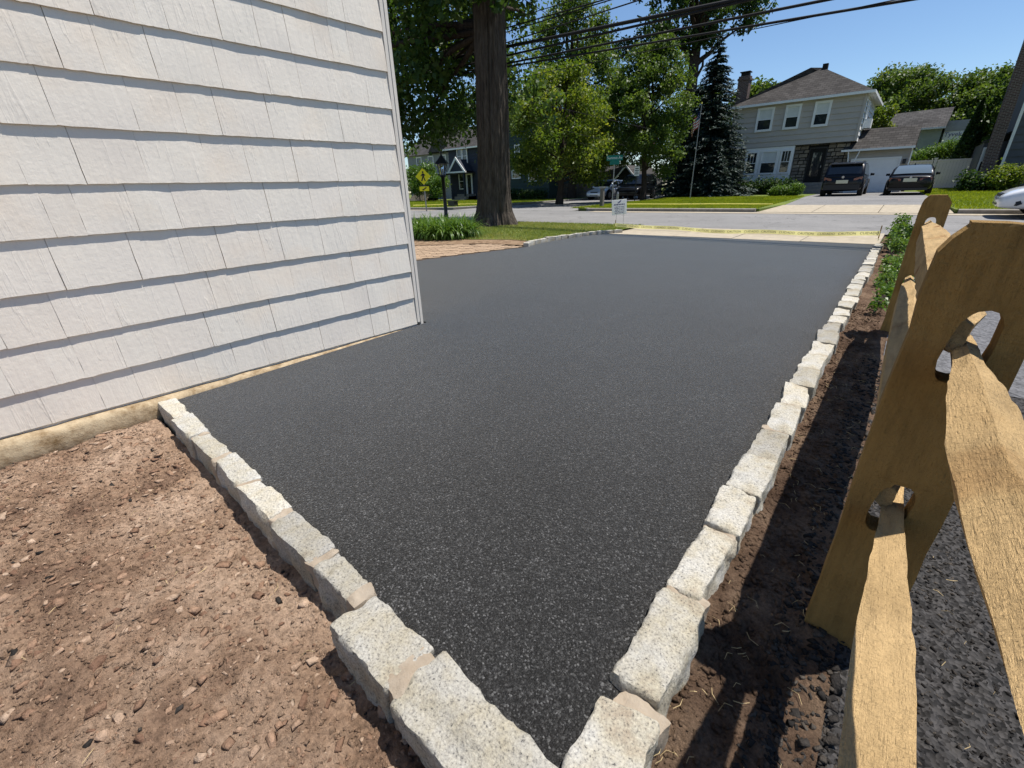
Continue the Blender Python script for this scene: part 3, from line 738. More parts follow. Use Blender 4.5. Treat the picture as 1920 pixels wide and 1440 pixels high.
# ================================================================== FENCE
def post_mesh(name, x0, x1, y0, y1, zb, zt, holes, parent, seed, lean=0.0):
    r = np.random.default_rng(seed)
    def jit(pts, a=0.0015): return [(p[0] + r.normal(0, a), p[1] + r.normal(0, a)) for p in pts]
    c = 0.028
    left = [(x0 + 0.002 * math.sin(z * 9), z) for z in np.linspace(zb, zt - 0.045, 14)]
    right = [(x1 + 0.002 * math.sin(z * 7 + 2), z) for z in np.linspace(zt - 0.045, zb, 14)]
    top = [(x0 + c * 0.5, zt - 0.022), (x0 + c, zt), (x0 + c * 1.1, zt + .001), (x0 + 0.5 * (x1 - x0), zt + 0.002), (x1 - c * 1.1, zt), (x1 - c, zt - .001), (x1 - c * 0.5, zt - 0.023)]
    out = jit(left + top + right)
    hl = []
    for (cx, cz, a, b_, tl) in holes:
        q = []
        for k in range(20):
            t = 2 * math.pi * k / 20; e = 2.6
            ux = math.copysign(abs(math.cos(t)) ** (2 / e), math.cos(t)) * a; uz = math.copysign(abs(math.sin(t)) ** (2 / e), math.sin(t)) * b_
            q.append((cx + ux + uz * tl, cz + uz))
        hl.append(jit(q, 0.001))
    loops = [out] + hl
    tris = tessellate_polygon([[Vector((p[0], p[1], 0)) for p in l] for l in loops])
    flat = [p for l in loops for p in l]; n = len(flat)
    ln = lambda z: lean * z
    v = [(p[0] + ln(p[1]), y0 + 0.002 * math.sin(p[1] * 11 + p[0] * 30), p[1]) for p in flat] + [(p[0] + ln(p[1]), y1, p[1]) for p in flat]
    f = []
    for t in tris:
        a, b_, c_ = (Vector((flat[i][0], flat[i][1], 0)) for i in t)
        q = t if (b_ - a).cross(c_ - a).z > 0 else t[::-1]
        f.append(tuple(q)); f.append(tuple(i + n for i in q[::-1]))
    k0 = 0
    for l in loops:
        m = len(l)
        f += [(k0 + i, k0 + (i + 1) % m, n + k0 + (i + 1) % m, n + k0 + i) for i in range(m)]
        k0 += m
    return mesh_obj(name, v, f, WOODP, parent)
def rail(name, st, sec, parent, seed, nn=70):
    # st: stations (y, cx, cz, sx, sz, rot); sec: list of (x,z)
    st = sorted(st); ysx = np.linspace(st[0][0], st[-1][0], nn); A = np.array(st)
    # densify the section
    pts = []
    m = len(sec)
    for i in range(m):
        a = np.array(sec[i]); b_ = np.array(sec[(i + 1) % m])
        for t in (0.0, 0.06, 0.25, 0.5, 0.75, 0.94): pts.append(a + (b_ - a) * t)
    pts = np.array(pts); secs = []
    for y in ysx:
        v = [np.interp(y, A[:, 0], A[:, k]) for k in range(1, 6)]
        c, s_ = math.cos(v[4]), math.sin(v[4])
        q = pts * np.array([v[2], v[3]])
        secs.append(np.stack([v[0] + q[:, 0] * c - q[:, 1] * s_, np.full(len(q), y), v[1] + q[:, 0] * s_ + q[:, 1] * c], 1))
    Q = np.array(secs); sh = Q.shape; Pq = Q.reshape(-1, 3)
    cen = np.repeat(np.array([[np.interp(y, A[:, 0], A[:, 1]), y, np.interp(y, A[:, 0], A[:, 2])] for y in ysx])[:, None], sh[1], 1).reshape(-1, 3)
    d = Pq - cen; d /= np.maximum(np.linalg.norm(d, axis=1, keepdims=True), 1e-6)
    Pq = Pq + d * (0.0012 * fbm(Pq * np.array([25, 3, 25]), seed, 3)[:, None] + 0.0022 * fbm(Pq * np.array([90, 22, 90]), seed + 5, 2)[:, None])
    b = MB(); b.loft(list(Pq.reshape(sh)))
    o = b.build(name, WOODR, parent, True); o.data.set_sharp_from_angle(angle=rad(24)); return o
fence = thing('split_rail_fence', 'new cedar split rail fence with chamfered posts and two rough rails', 'fence', (0.13, 1.07, -0.1))
post_mesh('post', 0.052, 0.205, 1.07, 1.128, -0.1, 0.922, [(0.137, 0.718, 0.030, 0.069, 0.12), (0.123, 0.353, 0.030, 0.064, 0.12)], fence, 1, 0.006)
post_mesh('post', 0.064, 0.212, 4.14, 4.20, -0.1, 0.874, [(0.141, 0.676, 0.031, 0.066, 0.0), (0.132, 0.30, 0.031, 0.063, 0.0)], fence, 2)
post_mesh('post', 0.056, 0.204, -2.05, -1.99, -0.1, 0.90, [(0.135, 0.70, 0.031, 0.066, 0.0), (0.13, 0.335, 0.031, 0.063, 0.0)], fence, 3)
secA = [(-0.046, 0.030), (-0.012, 0.050), (0.022, 0.036), (0.018, -0.03), (-0.002, -0.055), (-0.020, -0.036)]
secC = [(-0.046, 0.026), (0.004, 0.050), (0.046, 0.030), (0.040, -0.03), (0.0, -0.055), (-0.040, -0.036)]
secB = [(-0.036, 0.022), (0.036, 0.026), (0.034, -0.03), (0.0, -0.045), (-0.018, -0.030)]
# near pair (towards the camera), far pair
rail('rail', [(-2.12, .135, .69, .5, .8, 0), (-1.7, .16, .69, 1.1, 1.1, .1), (-0.4, .200, .675, 1.25, 1.15, .12), (0.15, .200, .676, 1.28, 1.2, .14), (0.32, .183, .678, 1.26, 1.2, .12), (0.42, .170, .680, 1.22, 1.2, .08), (0.62, .148, .690, 1.12, 1.08, .02), (0.85, .146, .694, .86, .90, 0), (1.0, .146, .690, .56, .7, 0), (1.19, .146, .690, .44, .60, 0)], secA, fence, 11, 150)
rail('rail', [(-2.12, .13, .335, .55, .85, 0), (-1.7, .13, .345, 1.0, 1.1, 0), (0.0, .130, .349, .98, 1.1, .03), (0.66, .127, .350, .97, 1.1, .03), (1.02, .129, .336, .56, .75, 0), (1.19, .130, .334, .48, .65, 0)], secB, fence, 12, 150)
rail('rail', [(1.085, .122, .735, .36, .60, 0), (1.3, .128, .712, .95, 1.0, -.2), (2.2, .138, .700, 1.30, 1.2, -.25), (3.4, .140, .690, 1.22, 1.15, -.2), (3.85, .140, .680, .95, 1.0, 0), (4.1, .141, .672, .55, .85, 0), (4.30, .141, .672, .5, .8, 0)], secC, fence, 13, 110)
rail('rail', [(1.085, .112, .375, .36, .55, 0), (1.35, .118, .35, .95, 1.1, 0), (2.4, .130, .33, 1.25, 1.5, -.05), (3.5, .135, .315, 1.15, 1.4, -.1), (3.9, .133, .305, .9, 1.1, 0), (4.1, .132, .300, .55, .85, 0), (4.30, .132, .300, .5, .8, 0)], secC, fence, 14, 110)

# ================================================================== TREES
def leaf_cloud(name, pts, size, mat, parent, seed, up=0.35, aspect=0.6):
    r = np.random.default_rng(seed); n = len(pts); p = np.asarray(pts)
    nr = r.normal(0, 1, (n, 3)); nr[:, 2] = np.abs(nr[:, 2]) + up; nr /= np.linalg.norm(nr, axis=1, keepdims=True)
    t = r.normal(0, 1, (n, 3)); t -= nr * (t * nr).sum(1, keepdims=True); t /= np.linalg.norm(t, axis=1, keepdims=True)
    b = np.cross(nr, t); s = size * r.uniform(0.6, 1.35, n)[:, None]
    dr = np.array([0, 0, -0.25])
    v = np.empty((n, 4, 3)); v[:, 0] = p - t * s * 0.5; v[:, 1] = p + b * s * aspect * 0.5 + nr * s * 0.1; v[:, 2] = p + t * s * 0.5 + dr * s; v[:, 3] = p - b * s * aspect * 0.5 + nr * s * 0.1
    f = np.arange(n * 4).reshape(n, 4)
    o0 = np.array(org(parent)) if parent is not None else 0
    patch = 0.5 + 0.5 * fbm(p * 0.9, 78, 2)
    rnd = np.clip(0.6 * r.uniform(0, 1, n) + 0.4 * patch, 0, 1)
    return np_mesh(name, v.reshape(-1, 3) - o0, f, mat, parent, rnd)
def clump_pts(clumps, n, seed, flat=0.75):
    r = np.random.default_rng(seed); c = np.array(clumps); w = c[:, 3] ** 2; w /= w.sum()
    k = r.choice(len(c), n, p=w); d = r.normal(0, 1, (n, 3)); d /= np.linalg.norm(d, axis=1, keepdims=True)
    rad_ = c[k, 3] * (0.25 + 0.85 * r.uniform(0, 1, n) ** 0.6) * np.where(r.uniform(0, 1, n) < .3, r.uniform(1.0, 1.5, n), 1.0)
    return c[k, :3] + d * rad_[:, None] * np.array([1, 1, flat])
def crown_clumps(cx, cy, prof, n, r0, r1, seed):
    # prof: [(z, radius)]
    r = np.random.default_rng(seed); P = np.array(prof); out = []
    for _ in range(n):
        z = r.uniform(P[0, 0], P[-1, 0]); R = np.interp(z, P[:, 0], P[:, 1]); a = r.uniform(0, 6.283); q = R * (0.25 + 0.75 * r.uniform() ** 0.5)
        out.append((cx + math.cos(a) * q, cy + math.sin(a) * q, z, r.uniform(r0, r1)))
    return out
def limb(b, p0, p1, r0, r1, seed, n=6):
    r = random.Random(seed); p0 = Vector(p0); p1 = Vector(p1); pts = []
    for i in range(n + 1):
        t = i / n; p = p0.lerp(p1, t); k = (p1 - p0).length * 0.05 * math.sin(math.pi * t)
        pts.append(p + Vector((r.uniform(-1, 1), r.uniform(-1, 1), 0.6)) * k)
    b.tube(pts, [r0 + (r1 - r0) * i / n for i in range(n + 1)], 6)
def tree(name, label, x, y, prof, nclump, cr, nleaf, lsize, leafm, trunk_r, seed, bark=BARKD, ztop=None, z0=0.06, group=None, limbs=10, split=None):
    t = thing(name, label, 'tree', (x, y, z0), 0, group)
    cl = crown_clumps(x, y, prof, nclump, cr[0], cr[1], seed)
    zt = ztop or prof[-1][0] * 0.9
    b = MB(); r = random.Random(seed)
    pts = []; rs = []
    for i in range(9):
        u = i / 8; pts.append((x + 0.12 * math.sin(u * 5 + seed), y + 0.12 * math.cos(u * 4 + seed), z0 - 0.08 + (zt - z0) * u)); rs.append(trunk_r * (1 - 0.8 * u) * (1.35 if i == 0 else 1))
    b.tube(pts, rs, 10); b.build('trunk', bark, t, True)
    b = MB()
    for k in range(limbs):
        c = cl[r.randrange(len(cl))]; zz = min(c[2] - 0.3, zt * 0.85); zz = max(zz * 0.75, prof[0][0] * 0.8)
        u = min(0.95, zz / zt); i0 = pts[min(8, int(u * 8))]
        limb(b, (i0[0], i0[1], zz), c[:3], trunk_r * 0.35, 0.02, seed * 31 + k)
    if limbs: b.build('branches', bark, t, True)
    leaf_cloud('crown', clump_pts(cl, nleaf, seed + 1), lsize, leafm, t, seed + 2)
    return t
L_MID = mat_leaf('leaf_mid_green', (0.035, 0.072, 0.012), (0.07, 0.12, 0.022), (0.15, 0.20, 0.05), 0.4)
L_DARK = mat_leaf('leaf_dark_green', (0.018, 0.042, 0.010), (0.032, 0.07, 0.016), (0.06, 0.105, 0.025))
L_NEAR = mat_leaf('leaf_shade_tree', (0.022, 0.05, 0.010), (0.045, 0.09, 0.018), (0.10, 0.15, 0.035), 0.45)
L_YEL = mat_leaf('leaf_yellow_green', (0.035, 0.075, 0.010), (0.10, 0.15, 0.018), (0.27, 0.29, 0.045), 0.45)
L_SPR = mat_leaf('spruce_needles', (0.012, 0.026, 0.020), (0.022, 0.045, 0.036), (0.055, 0.085, 0.075), 0.1, 0.6)
L_LILY = mat_leaf('daylily_leaf', (0.05, 0.11, 0.014), (0.085, 0.165, 0.025), (0.14, 0.22, 0.045), 0.3, 0.42)
L_SHR = mat_leaf('shrub_leaf', (0.045, 0.10, 0.014), (0.08, 0.155, 0.022), (0.15, 0.22, 0.05), 0.3, 0.4)

# big trunk on the near lawn
TX, TY = -9.10, 10.12
bt = thing('shade_tree', 'huge old shade tree with thick furrowed trunk on the near lawn', 'tree', (TX, TY, 0.03))
nz_, na = 300, 280
zz = np.linspace(-0.06, 11.5, nz_); th = np.linspace(0, 2 * np.pi, na, endpoint=False)
Zg, Tg = np.meshgrid(zz, th, indexing='ij')
base = np.interp(Zg, [-0.1, 0.1, 0.35, 0.8, 1.6, 5, 8, 12], [0.68, 0.60, 0.49, 0.44, 0.41, 0.365, 0.32, 0.22])
lob = 1 + 0.14 * np.exp(-np.clip(Zg, 0, 9) / 0.45) * np.sin(Tg * 5 + 0.8)
pp_ = np.stack([np.cos(Tg) * 7.5, np.sin(Tg) * 7.5, Zg * 0.75], 2).reshape(-1, 3)
nb_ = vnoise(pp_ * 1.15 + np.stack([vnoise(pp_ * 0.5, 5)] * 3, 1) * 0.6, 3).reshape(Zg.shape)
ridge = 1 - 2.0 * np.abs(nb_); fine = fbm(pp_ * np.array([2.6, 2.6, 3.2]), 9, 3).reshape(Zg.shape)
R = base * lob + 0.034 * ridge + 0.012 * fine
V = np.stack([R * np.cos(Tg) + 0.10 * np.sin(Zg * 0.25), R * np.sin(Tg), Zg - 0.0], 2).reshape(-1, 3)
i = np.arange((nz_ - 1) * na); r_ = i // na; c_ = i % na; a = r_ * na + c_; b2 = r_ * na + (c_ + 1) % na
np_mesh('trunk', V, np.stack([a, b2, b2 + na, a + na], 1), BARK, bt, None, True)
r = np.random.default_rng(4); cl = []
for _ in range(230):
    x = r.uniform(-17.5, -9.9); z = r.uniform(2.3, 9.0); y = r.uniform(8.6, 13.5)
    lo = 2.55 + 0.9 * max(0, (x + 11.0))
    if z > lo: cl.append((x, y, z, r.uniform(0.35, 0.75)))
for _ in range(38): cl.append((r.uniform(-9.9, -7.9), r.uniform(9.2, 11.5), r.uniform(5.2, 8.0), r.uniform(0.3, 0.6)))
for (x, y, z, q) in ((-8.75, 11.8, 3.1, .38), (-8.6, 12.0, 2.7, .30), (-8.3, 12.1, 3.3, .25), (-8.95, 11.8, 3.7, .35), (-10.3, 11.4, 2.3, .4), (-10.6, 11.8, 2.0, .4), (-8.35, 9.6, 4.85, .25), (-8.2, 9.4, 5.1, .3), (-8.9, 9.4, 5.2, .35), (-9.4, 9.2, 5.0, .4)): cl.append((x, y, z, q))
b = MB()
for k in range(26):
    c = cl[(k * 7) % len(cl)]; limb(b, (TX, TY, max(4.6, c[2] * 0.9)), c[:3], 0.09, 0.015, 900 + k)
b.build('branches', BARKD, bt, True)
leaf_cloud('crown', clump_pts(cl, 33000, 8), 0.15, L_NEAR, bt, 9, 0.2, 0.85)
# second slim trunk just behind
tree('slim_tree', 'slim pale trunked tree standing behind the huge trunk', -12.4, 13.6 - 0.0, [(3.2, 0.8), (5.0, 1.6), (7.5, 1.0)], 26, (0.35, 0.6), 5000, 0.13, L_MID, 0.14, 61, bark=M('pale_bark', (0.23, 0.20, 0.16), 0.9, 0.3, 4, 0.5, 30))
tree('bright_tree', 'low spreading yellow-green tree at the corner of the side street', -16.4, 24.2, [(1.5, 2.2), (2.6, 3.3), (4.5, 3.0), (6.2, 1.9), (7.0, 0.8)], 95, (0.4, 0.8), 27000, 0.17, L_YEL, 0.20, 62, limbs=26)
tree('tall_tree', 'tall airy green tree rising behind the yellow-green tree', -21.3, 33.0, [(3.0, 3.4), (6, 4.0), (9, 3.2), (12.0, 1.9), (13.6, 1.0)], 120, (0.55, 1.05), 32000, 0.21, L_MID, 0.32, 63, limbs=24)
tree('oval_tree', 'upright oval green tree beside the no parking sign', -12.7, 27.6, [(1.6, 1.3), (2.8, 2.2), (5.0, 2.3), (6.8, 1.5), (8.0, 0.7)], 85, (0.35, 0.7), 26000, 0.16, L_MID, 0.17, 64, limbs=22)
tree('high_crowned_tree', 'very tall tree with bare dark trunk showing above the spruce', -14.9, 40.0, [(11.2, 3.2), (12.5, 5.0), (14.5, 5.5), (17.5, 3.5)], 70, (0.6, 1.1), 14000, 0.28, L_DARK, 0.66, 65, ztop=17.0, limbs=12)
tr5 = MB(); limb(tr5, (-14.9, 40, 9.5), (-19.5, 39, 12.8), 0.2, 0.05, 3); limb(tr5, (-14.9, 40, 10.2), (-11.8, 40, 13.4), 0.18, 0.05, 4); limb(tr5, (-14.9, 40, 8.0), (-13.6, 40, 10.6), 0.12, 0.03, 5)
tr5.build('branch', BARKD, bpy.data.objects['high_crowned_tree'], True)
leaf_cloud('low_foliage', clump_pts([(-20.5 + 0.9 * k, 39 + (k % 3), 10.9 + 0.5 * math.sin(k * 1.7), 0.9) for k in range(8)], 3000, 90), 0.26, L_DARK, bpy.data.objects['high_crowned_tree'], 91)
for k, (x, y, h, rr_, m, lab) in enumerate((
    (-31, 47, 11.5, 4.2, L_DARK, 'tall dark tree behind the dark green house roof'),
    (-25.5, 50, 11.0, 4.4, L_DARK, 'dark tree behind the gabled garage, left of the tall airy tree'),
    (-19, 53, 9.5, 4.2, L_MID, 'tree far down the side street'),
    (-38.5, 45, 9.5, 3.8, L_MID, 'tree between the dark house and the pale grey house'),
    (-46, 44, 10, 4.5, L_DARK, 'tree behind the pale grey house on the far left'),
    (-12.3, 47.5, 8.6, 2.0, L_MID, 'small tree behind the brick chimney of the grey house'),
    (-10.0, 50, 7.6, 1.8, L_MID, 'tree top peeking over the grey house roof right of the chimney'))):
    tree('background_tree', lab, x, y, [(1.5, rr_ * .7), (h * .4, rr_), (h * .75, rr_ * .75), (h * 0.95, rr_ * .3)], 60, (0.7, 1.2), 9000, 0.34, m, 0.25, 70 + k, group='trees behind the houses', limbs=6)
for k, (x, y, h, rr_, lab) in enumerate((
    (-2.9, 62, 10.2, 4.6, 'broad rounded tree behind the low grey roof'),
    (3.0, 61, 9.0, 3.4, 'smaller rounded tree left of the brick chimney stack'),
    (10.0, 66, 10.0, 4.6, 'rounded tree hidden behind the brick chimney house'))):
    tree('rounded_tree', lab, x, y, [(1.5, rr_ * .85), (h * .5, rr_), (h * .78, rr_ * .8), (h * .95, rr_ * .35)], 130, (0.7, 1.25), 34000, 0.27, L_MID, 0.3, 80 + k, group='rounded trees behind the low roofs', limbs=8)
def spruce(label, x, y, h, R, seed, n_wh, z0=0.06):
    t = thing('spruce_tree', label, 'tree', (x, y, z0), 0, 'spruces on the lawn')
    MB().tube([(x, y, z0 - 0.05), (x, y, z0 + h * .97)], [h * 0.022, 0.02], 8).build('trunk', BARKD, t)
    r = np.random.default_rng(seed); P = []; D = []
    for w in range(n_wh):
        u = (w + r.uniform(0, 0.6)) / n_wh; z = z0 + 0.15 + (h - 0.25) * u; L = R * (1 - u) ** 0.85 + 0.06; nbr = int(12 + 14 * (1 - u))
        for q in range(nbr):
            a = r.uniform(0, 6.283); l = L * r.uniform(0.7, 1.12); k = max(6, int(46 * l))
            s_ = r.uniform(0.12, 1, k); droop = -0.22 * s_ * l * (0.4 + s_) + 0.10 * l * s_ ** 3
            px = x + np.cos(a) * l * s_ + r.normal(0, 0.05 * l + .015, k); py = y + np.sin(a) * l * s_ + r.normal(0, 0.05 * l + .015, k); pz = z + droop + r.normal(0, 0.025, k)
            P.append(np.stack([px, py, pz], 1))
            d = np.stack([np.cos(a) + r.normal(0, .6, k), np.sin(a) + r.normal(0, .6, k), r.normal(-.25, .25, k)], 1); D.append(d)
    P = np.concatenate(P); D = np.concatenate(D); D /= np.linalg.norm(D, axis=1, keepdims=True); n = len(P)
    sd = np.cross(D, np.array([0, 0, 1.0])); sd += r.normal(0, .3, (n, 3)); sd /= np.linalg.norm(sd, axis=1, keepdims=True)
    L = (0.17 * r.uniform(.6, 1.3, n))[:, None]; W_ = 0.05
    v = np.stack([P - D * L * .4 + sd * W_, P - D * L * .4 - sd * W_, P + D * L * .8], 1).reshape(-1, 3) - np.array(t.location)
    np_mesh('crown', v, np.arange(n * 3).reshape(n, 3), L_SPR, t, r.uniform(0, 1, n))
spruce('tall dark blue-green spruce beside the flagpole', -11.05, 33.2, 9.0, 3.3, 5, 52)
spruce('small pale blue spruce under the tall spruce', -9.7, 31.2, 3.35, 1.25, 6, 26)
def bush(name, label, clumps, n, ls, m, seed, cat='shrub', group=None, asp=0.6):
    c = np.array(clumps); t = thing(name, label, cat, (float(c[:, 0].mean()), float(c[:, 1].mean()), 0.06), 0, group)
    b = MB(); r = random.Random(seed)
    for q in clumps[:14]: limb(b, (q[0] * .7 + t.location.x * .3, q[1] * .7 + t.location.y * .3, 0.0), q[:3], 0.02, 0.006, seed + int(q[2] * 100))
    b.build('stems', BARKD, t)
    leaf_cloud('foliage', clump_pts(clumps, n, seed, 0.9), ls, m, t, seed + 1, 0.35, asp); return t
# hedge and shrubs of the grey house
r = random.Random(8)
bush('foundation_hedge', 'dark low hedge along the grey house front under the bay window', [(-10.8 + 0.32 * k, 35.4 + r.uniform(-.3, .3), 0.55 + r.uniform(-.1, .15), 0.5) for k in range(15)], 7000, 0.12, L_DARK, 41, 'hedge')
bush('round_shrub', 'bright rounded shrub left of the pair by the entrance steps', [(-6.05, 31.2, .34, .34), (-5.75, 31.0, .40, .30), (-6.25, 31.3, .28, .25)], 2600, 0.08, L_SHR, 42, group='shrubs by the entrance steps')
bush('round_shrub', 'bright rounded shrub right of the pair by the entrance steps', [(-5.15, 31.0, .42, .38), (-4.95, 31.0, .50, .28), (-5.25, 31.0, .25, .32)], 2600, 0.08, L_SHR, 43, group='shrubs by the entrance steps')
r = random.Random(9)
bush('clipped_hedge', 'sunlit hedge rising above the white vinyl fence', [(-0.6 + 0.3 * k, 46.4 + r.uniform(-.3, .3), 1.9 + 0.11 * k + r.uniform(-.1, .1), 0.62) for k in range(9)] + [(-0.4 + 0.32 * k, 46.2, 1.1, 0.7) for k in range(8)], 8000, 0.15, L_SHR, 44, 'hedge')
tree('yard_tree', 'small loose tree between the grey house and the low grey roof', -3.0, 46.5, [(2.2, .5), (3.6, .9), (4.8, .7), (5.6, .3)], 26, (.3, .5), 4200, 0.17, L_YEL, .07, 88, limbs=8)
def arbor(label, x, y, h, R, seed):
    r = np.random.default_rng(seed); n = 7000; z = r.uniform(0, 1, n); a = r.uniform(0, 6.283, n); q = R * np.minimum(1, (1 - z) * 1.5) ** .8 * (0.7 + .3 * r.uniform(0, 1, n))
    t = thing('columnar_evergreen', label, 'tree', (x, y, .06)); MB().tube([(x, y, 0), (x, y, h * .9)], [.08, .02]).build('trunk', BARKD, t)
    leaf_cloud('crown', np.stack([x + np.cos(a) * q, y + np.sin(a) * q, .1 + z * h], 1), 0.2, L_DARK, t, seed, .2)
arbor('tall narrow dark evergreen by the white vinyl fence', 2.15, 45.6, 5.35, 0.70, 45)
r = random.Random(12)
bush('house_shrub', 'dome of yellowish shrub in front of the dark grey right-hand house', [(3.75 + r.uniform(-.5, .5), 35.6 + r.uniform(-.3, .3), .7 + r.uniform(-.3, .3), .5) for k in range(10)], 4000, 0.12, L_YEL, 46)
bush('house_shrub', 'dark leafy shrub at the foot of the brick chimney', [(2.6 + r.uniform(-.5, .5), 36.0 + r.uniform(-.2, .2), .5 + r.uniform(-.3, .3), .42) for k in range(9)], 3200, 0.14, L_DARK, 47)
# flowering shrubs by the dark house
r = random.Random(13)
bush('leafy_bush', 'sunlit rounded bush behind the lamp post', [(-35.2 + r.uniform(-1.3, 1.3), 29 + r.uniform(-.6, .6), 1.9 + r.uniform(-.9, .9), .7) for k in range(14)], 7000, 0.17, L_SHR, 48)
bush('leafy_bush', 'smaller sunlit bush between the lamp post and the white porch door', [(-32.4 + r.uniform(-.8, .8), 28.5 + r.uniform(-.5, .5), 1.35 + r.uniform(-.7, .7), .55) for k in range(10)], 4500, 0.16, L_SHR, 49)
bush('flower_bed_bush', 'low dark flowering bushes along the green wall', [(-26 + 0.35 * k, 30.6 + r.uniform(-.3, .3), .35 + r.uniform(-.1, .2), .42) for k in range(12)], 5000, 0.13, L_DARK, 50)
# shrub and ground cover by the fence end
r = random.Random(14)
bush('fence_shrub', 'leafy green shrub at the end of the fence by the street', [(0.05 + r.uniform(-.12, .20), 8.9 + r.uniform(-.9, 1.3), .10 + r.uniform(-.06, .26) * r.uniform(.2, 1), r.uniform(.05, .12)) for k in range(40)], 3400, 0.05, L_SHR, 51, asp=.5)
bush('ground_cover', 'low green leafy ground cover in the shade along the fence foot', [(0.05 + r.uniform(-.09, .16), r.uniform(4.6, 7.8), .0 + r.uniform(-.03, .04), r.uniform(.04, .08)) for k in range(50)], 4200, 0.032, L_SHR, 52, 'plant', asp=.6)

# daylily clump: arching straps
def daylily(cx, cy, rx, ry, n, seed):
    r = np.random.default_rng(seed); V = []; F = []; RN = []; k = 7
    for q in range(n):
        a0 = r.uniform(0, 6.283); rr_ = math.sqrt(r.uniform()); bx = cx + math.cos(a0) * rx * rr_; by = cy + math.sin(a0) * ry * rr_
        a = r.uniform(0, 6.283); L = r.uniform(0.38, 0.66); lean = r.uniform(0.3, 1.15); w = r.uniform(.010, .019)
        pts = []; ang = math.pi / 2 - lean * 0.35; p = np.array([0.0, 0.0])
        for s_ in range(k):
            pts.append(p.copy()); p = p + np.array([math.cos(ang), math.sin(ang)]) * L / (k - 1); ang -= lean * 0.55
        base = len(V)
        for s_, pt in enumerate(pts):
            ww = w * (1 - (s_ / (k - 1)) ** 2) + .0015
            x = bx + math.cos(a) * pt[0]; y = by + math.sin(a) * pt[0]; z = max(.03, .03 + pt[1])
            V.append((x - math.sin(a) * ww, y + math.cos(a) * ww, z)); V.append((x + math.sin(a) * ww, y - math.cos(a) * ww, z))
        for s_ in range(k - 1): F.append((base + 2 * s_, base + 2 * s_ + 1, base + 2 * s_ + 3, base + 2 * s_ + 2)); RN.append(r.uniform())
    o = np_mesh('daylily_clump', np.array(V), np.array(F), L_LILY, None, np.array(RN)); return o
tag(daylily(-7.95, 7.05, 0.80, 0.62, 2100, 3), 'dense clump of arching daylily leaves at the lamp post foot', 'plant')

# ================================================================== STREET THINGS
def lamp_post():
    x, y = -11.6, 10.5
    t = thing('lamp_post', 'black lantern lamp post rising from the daylilies', 'lamp post', (x, y, 0.03))
    MB().tube([(x, y, -.05), (x, y, .25), (x, y, .27), (x, y, 1.36)], [.075, .075, .06, .055], 12).build('post', BLACK, t, True)
    MB().tube([(x, y, 1.36), (x, y, 1.40), (x, y, 1.44)], [.055, .10, .09], 12).build('collar', BLACK, t)
    for k in range(6):
        a = k * math.pi / 3; b = MB(); b.tube([(x + math.cos(a) * .09, y + math.sin(a) * .09, 1.42), (x + math.cos(a) * .155, y + math.sin(a) * .155, 1.76)], .011, 5); b.build('lantern_bar', BLACK, t)
        a2 = a + math.pi / 3; b = MB(); b.quad((x + math.cos(a) * .088, y + math.sin(a) * .088, 1.43), (x + math.cos(a2) * .088, y + math.sin(a2) * .088, 1.43), (x + math.cos(a2) * .15, y + math.sin(a2) * .15, 1.75), (x + math.cos(a) * .15, y + math.sin(a) * .15, 1.75))
        g = b.build('pane', LANT, t)
    MB().tube([(x, y, 1.44), (x, y, 1.62)], [.025, .03], 8).build('bulb', BLIND, t, True)
    MB().tube([(x, y, 1.75), (x, y, 1.78), (x, y, 1.90), (x, y, 1.97)], [.235, .215, .10, .05], 6).build('cap', BLACK, t)
    MB().tube([(x, y, 1.97), (x, y, 2.03), (x, y, 2.07), (x, y, 2.12)], [.045, .02, .05, .015], 8).build('finial', BLACK, t, True)
_t = NT('lantern_glass'); _t.fin((0.85, 0.88, 0.9), 0.05, None, 0.5); _t.b.inputs['Transmission Weight'].default_value = 0.92; LANT = _t.m
lamp_post()
def rotbox(b, c, ax, ay, hx, hy, hz):
    pass
def text_mesh(name, txt, size, mat, parent, loc, rot, extrude=0.001, align='CENTER'):
    cu = bpy.data.curves.new(name, 'FONT'); cu.body = txt; cu.size = size; cu.align_x = align; cu.align_y = 'CENTER'; cu.extrude = extrude; cu.resolution_u = 2
    o = bpy.data.objects.new(name, cu); C.objects.link(o)
    dg = bpy.context.evaluated_depsgraph_get(); dg.update()
    me = bpy.data.meshes.new_from_object(o.evaluated_get(dg)); bpy.data.objects.remove(o); me.materials.clear(); me.materials.append(mat); me.name = name
    q = bpy.data.objects.new(name, me); link(q, parent); q.location = loc; q.rotation_euler = rot
    return q
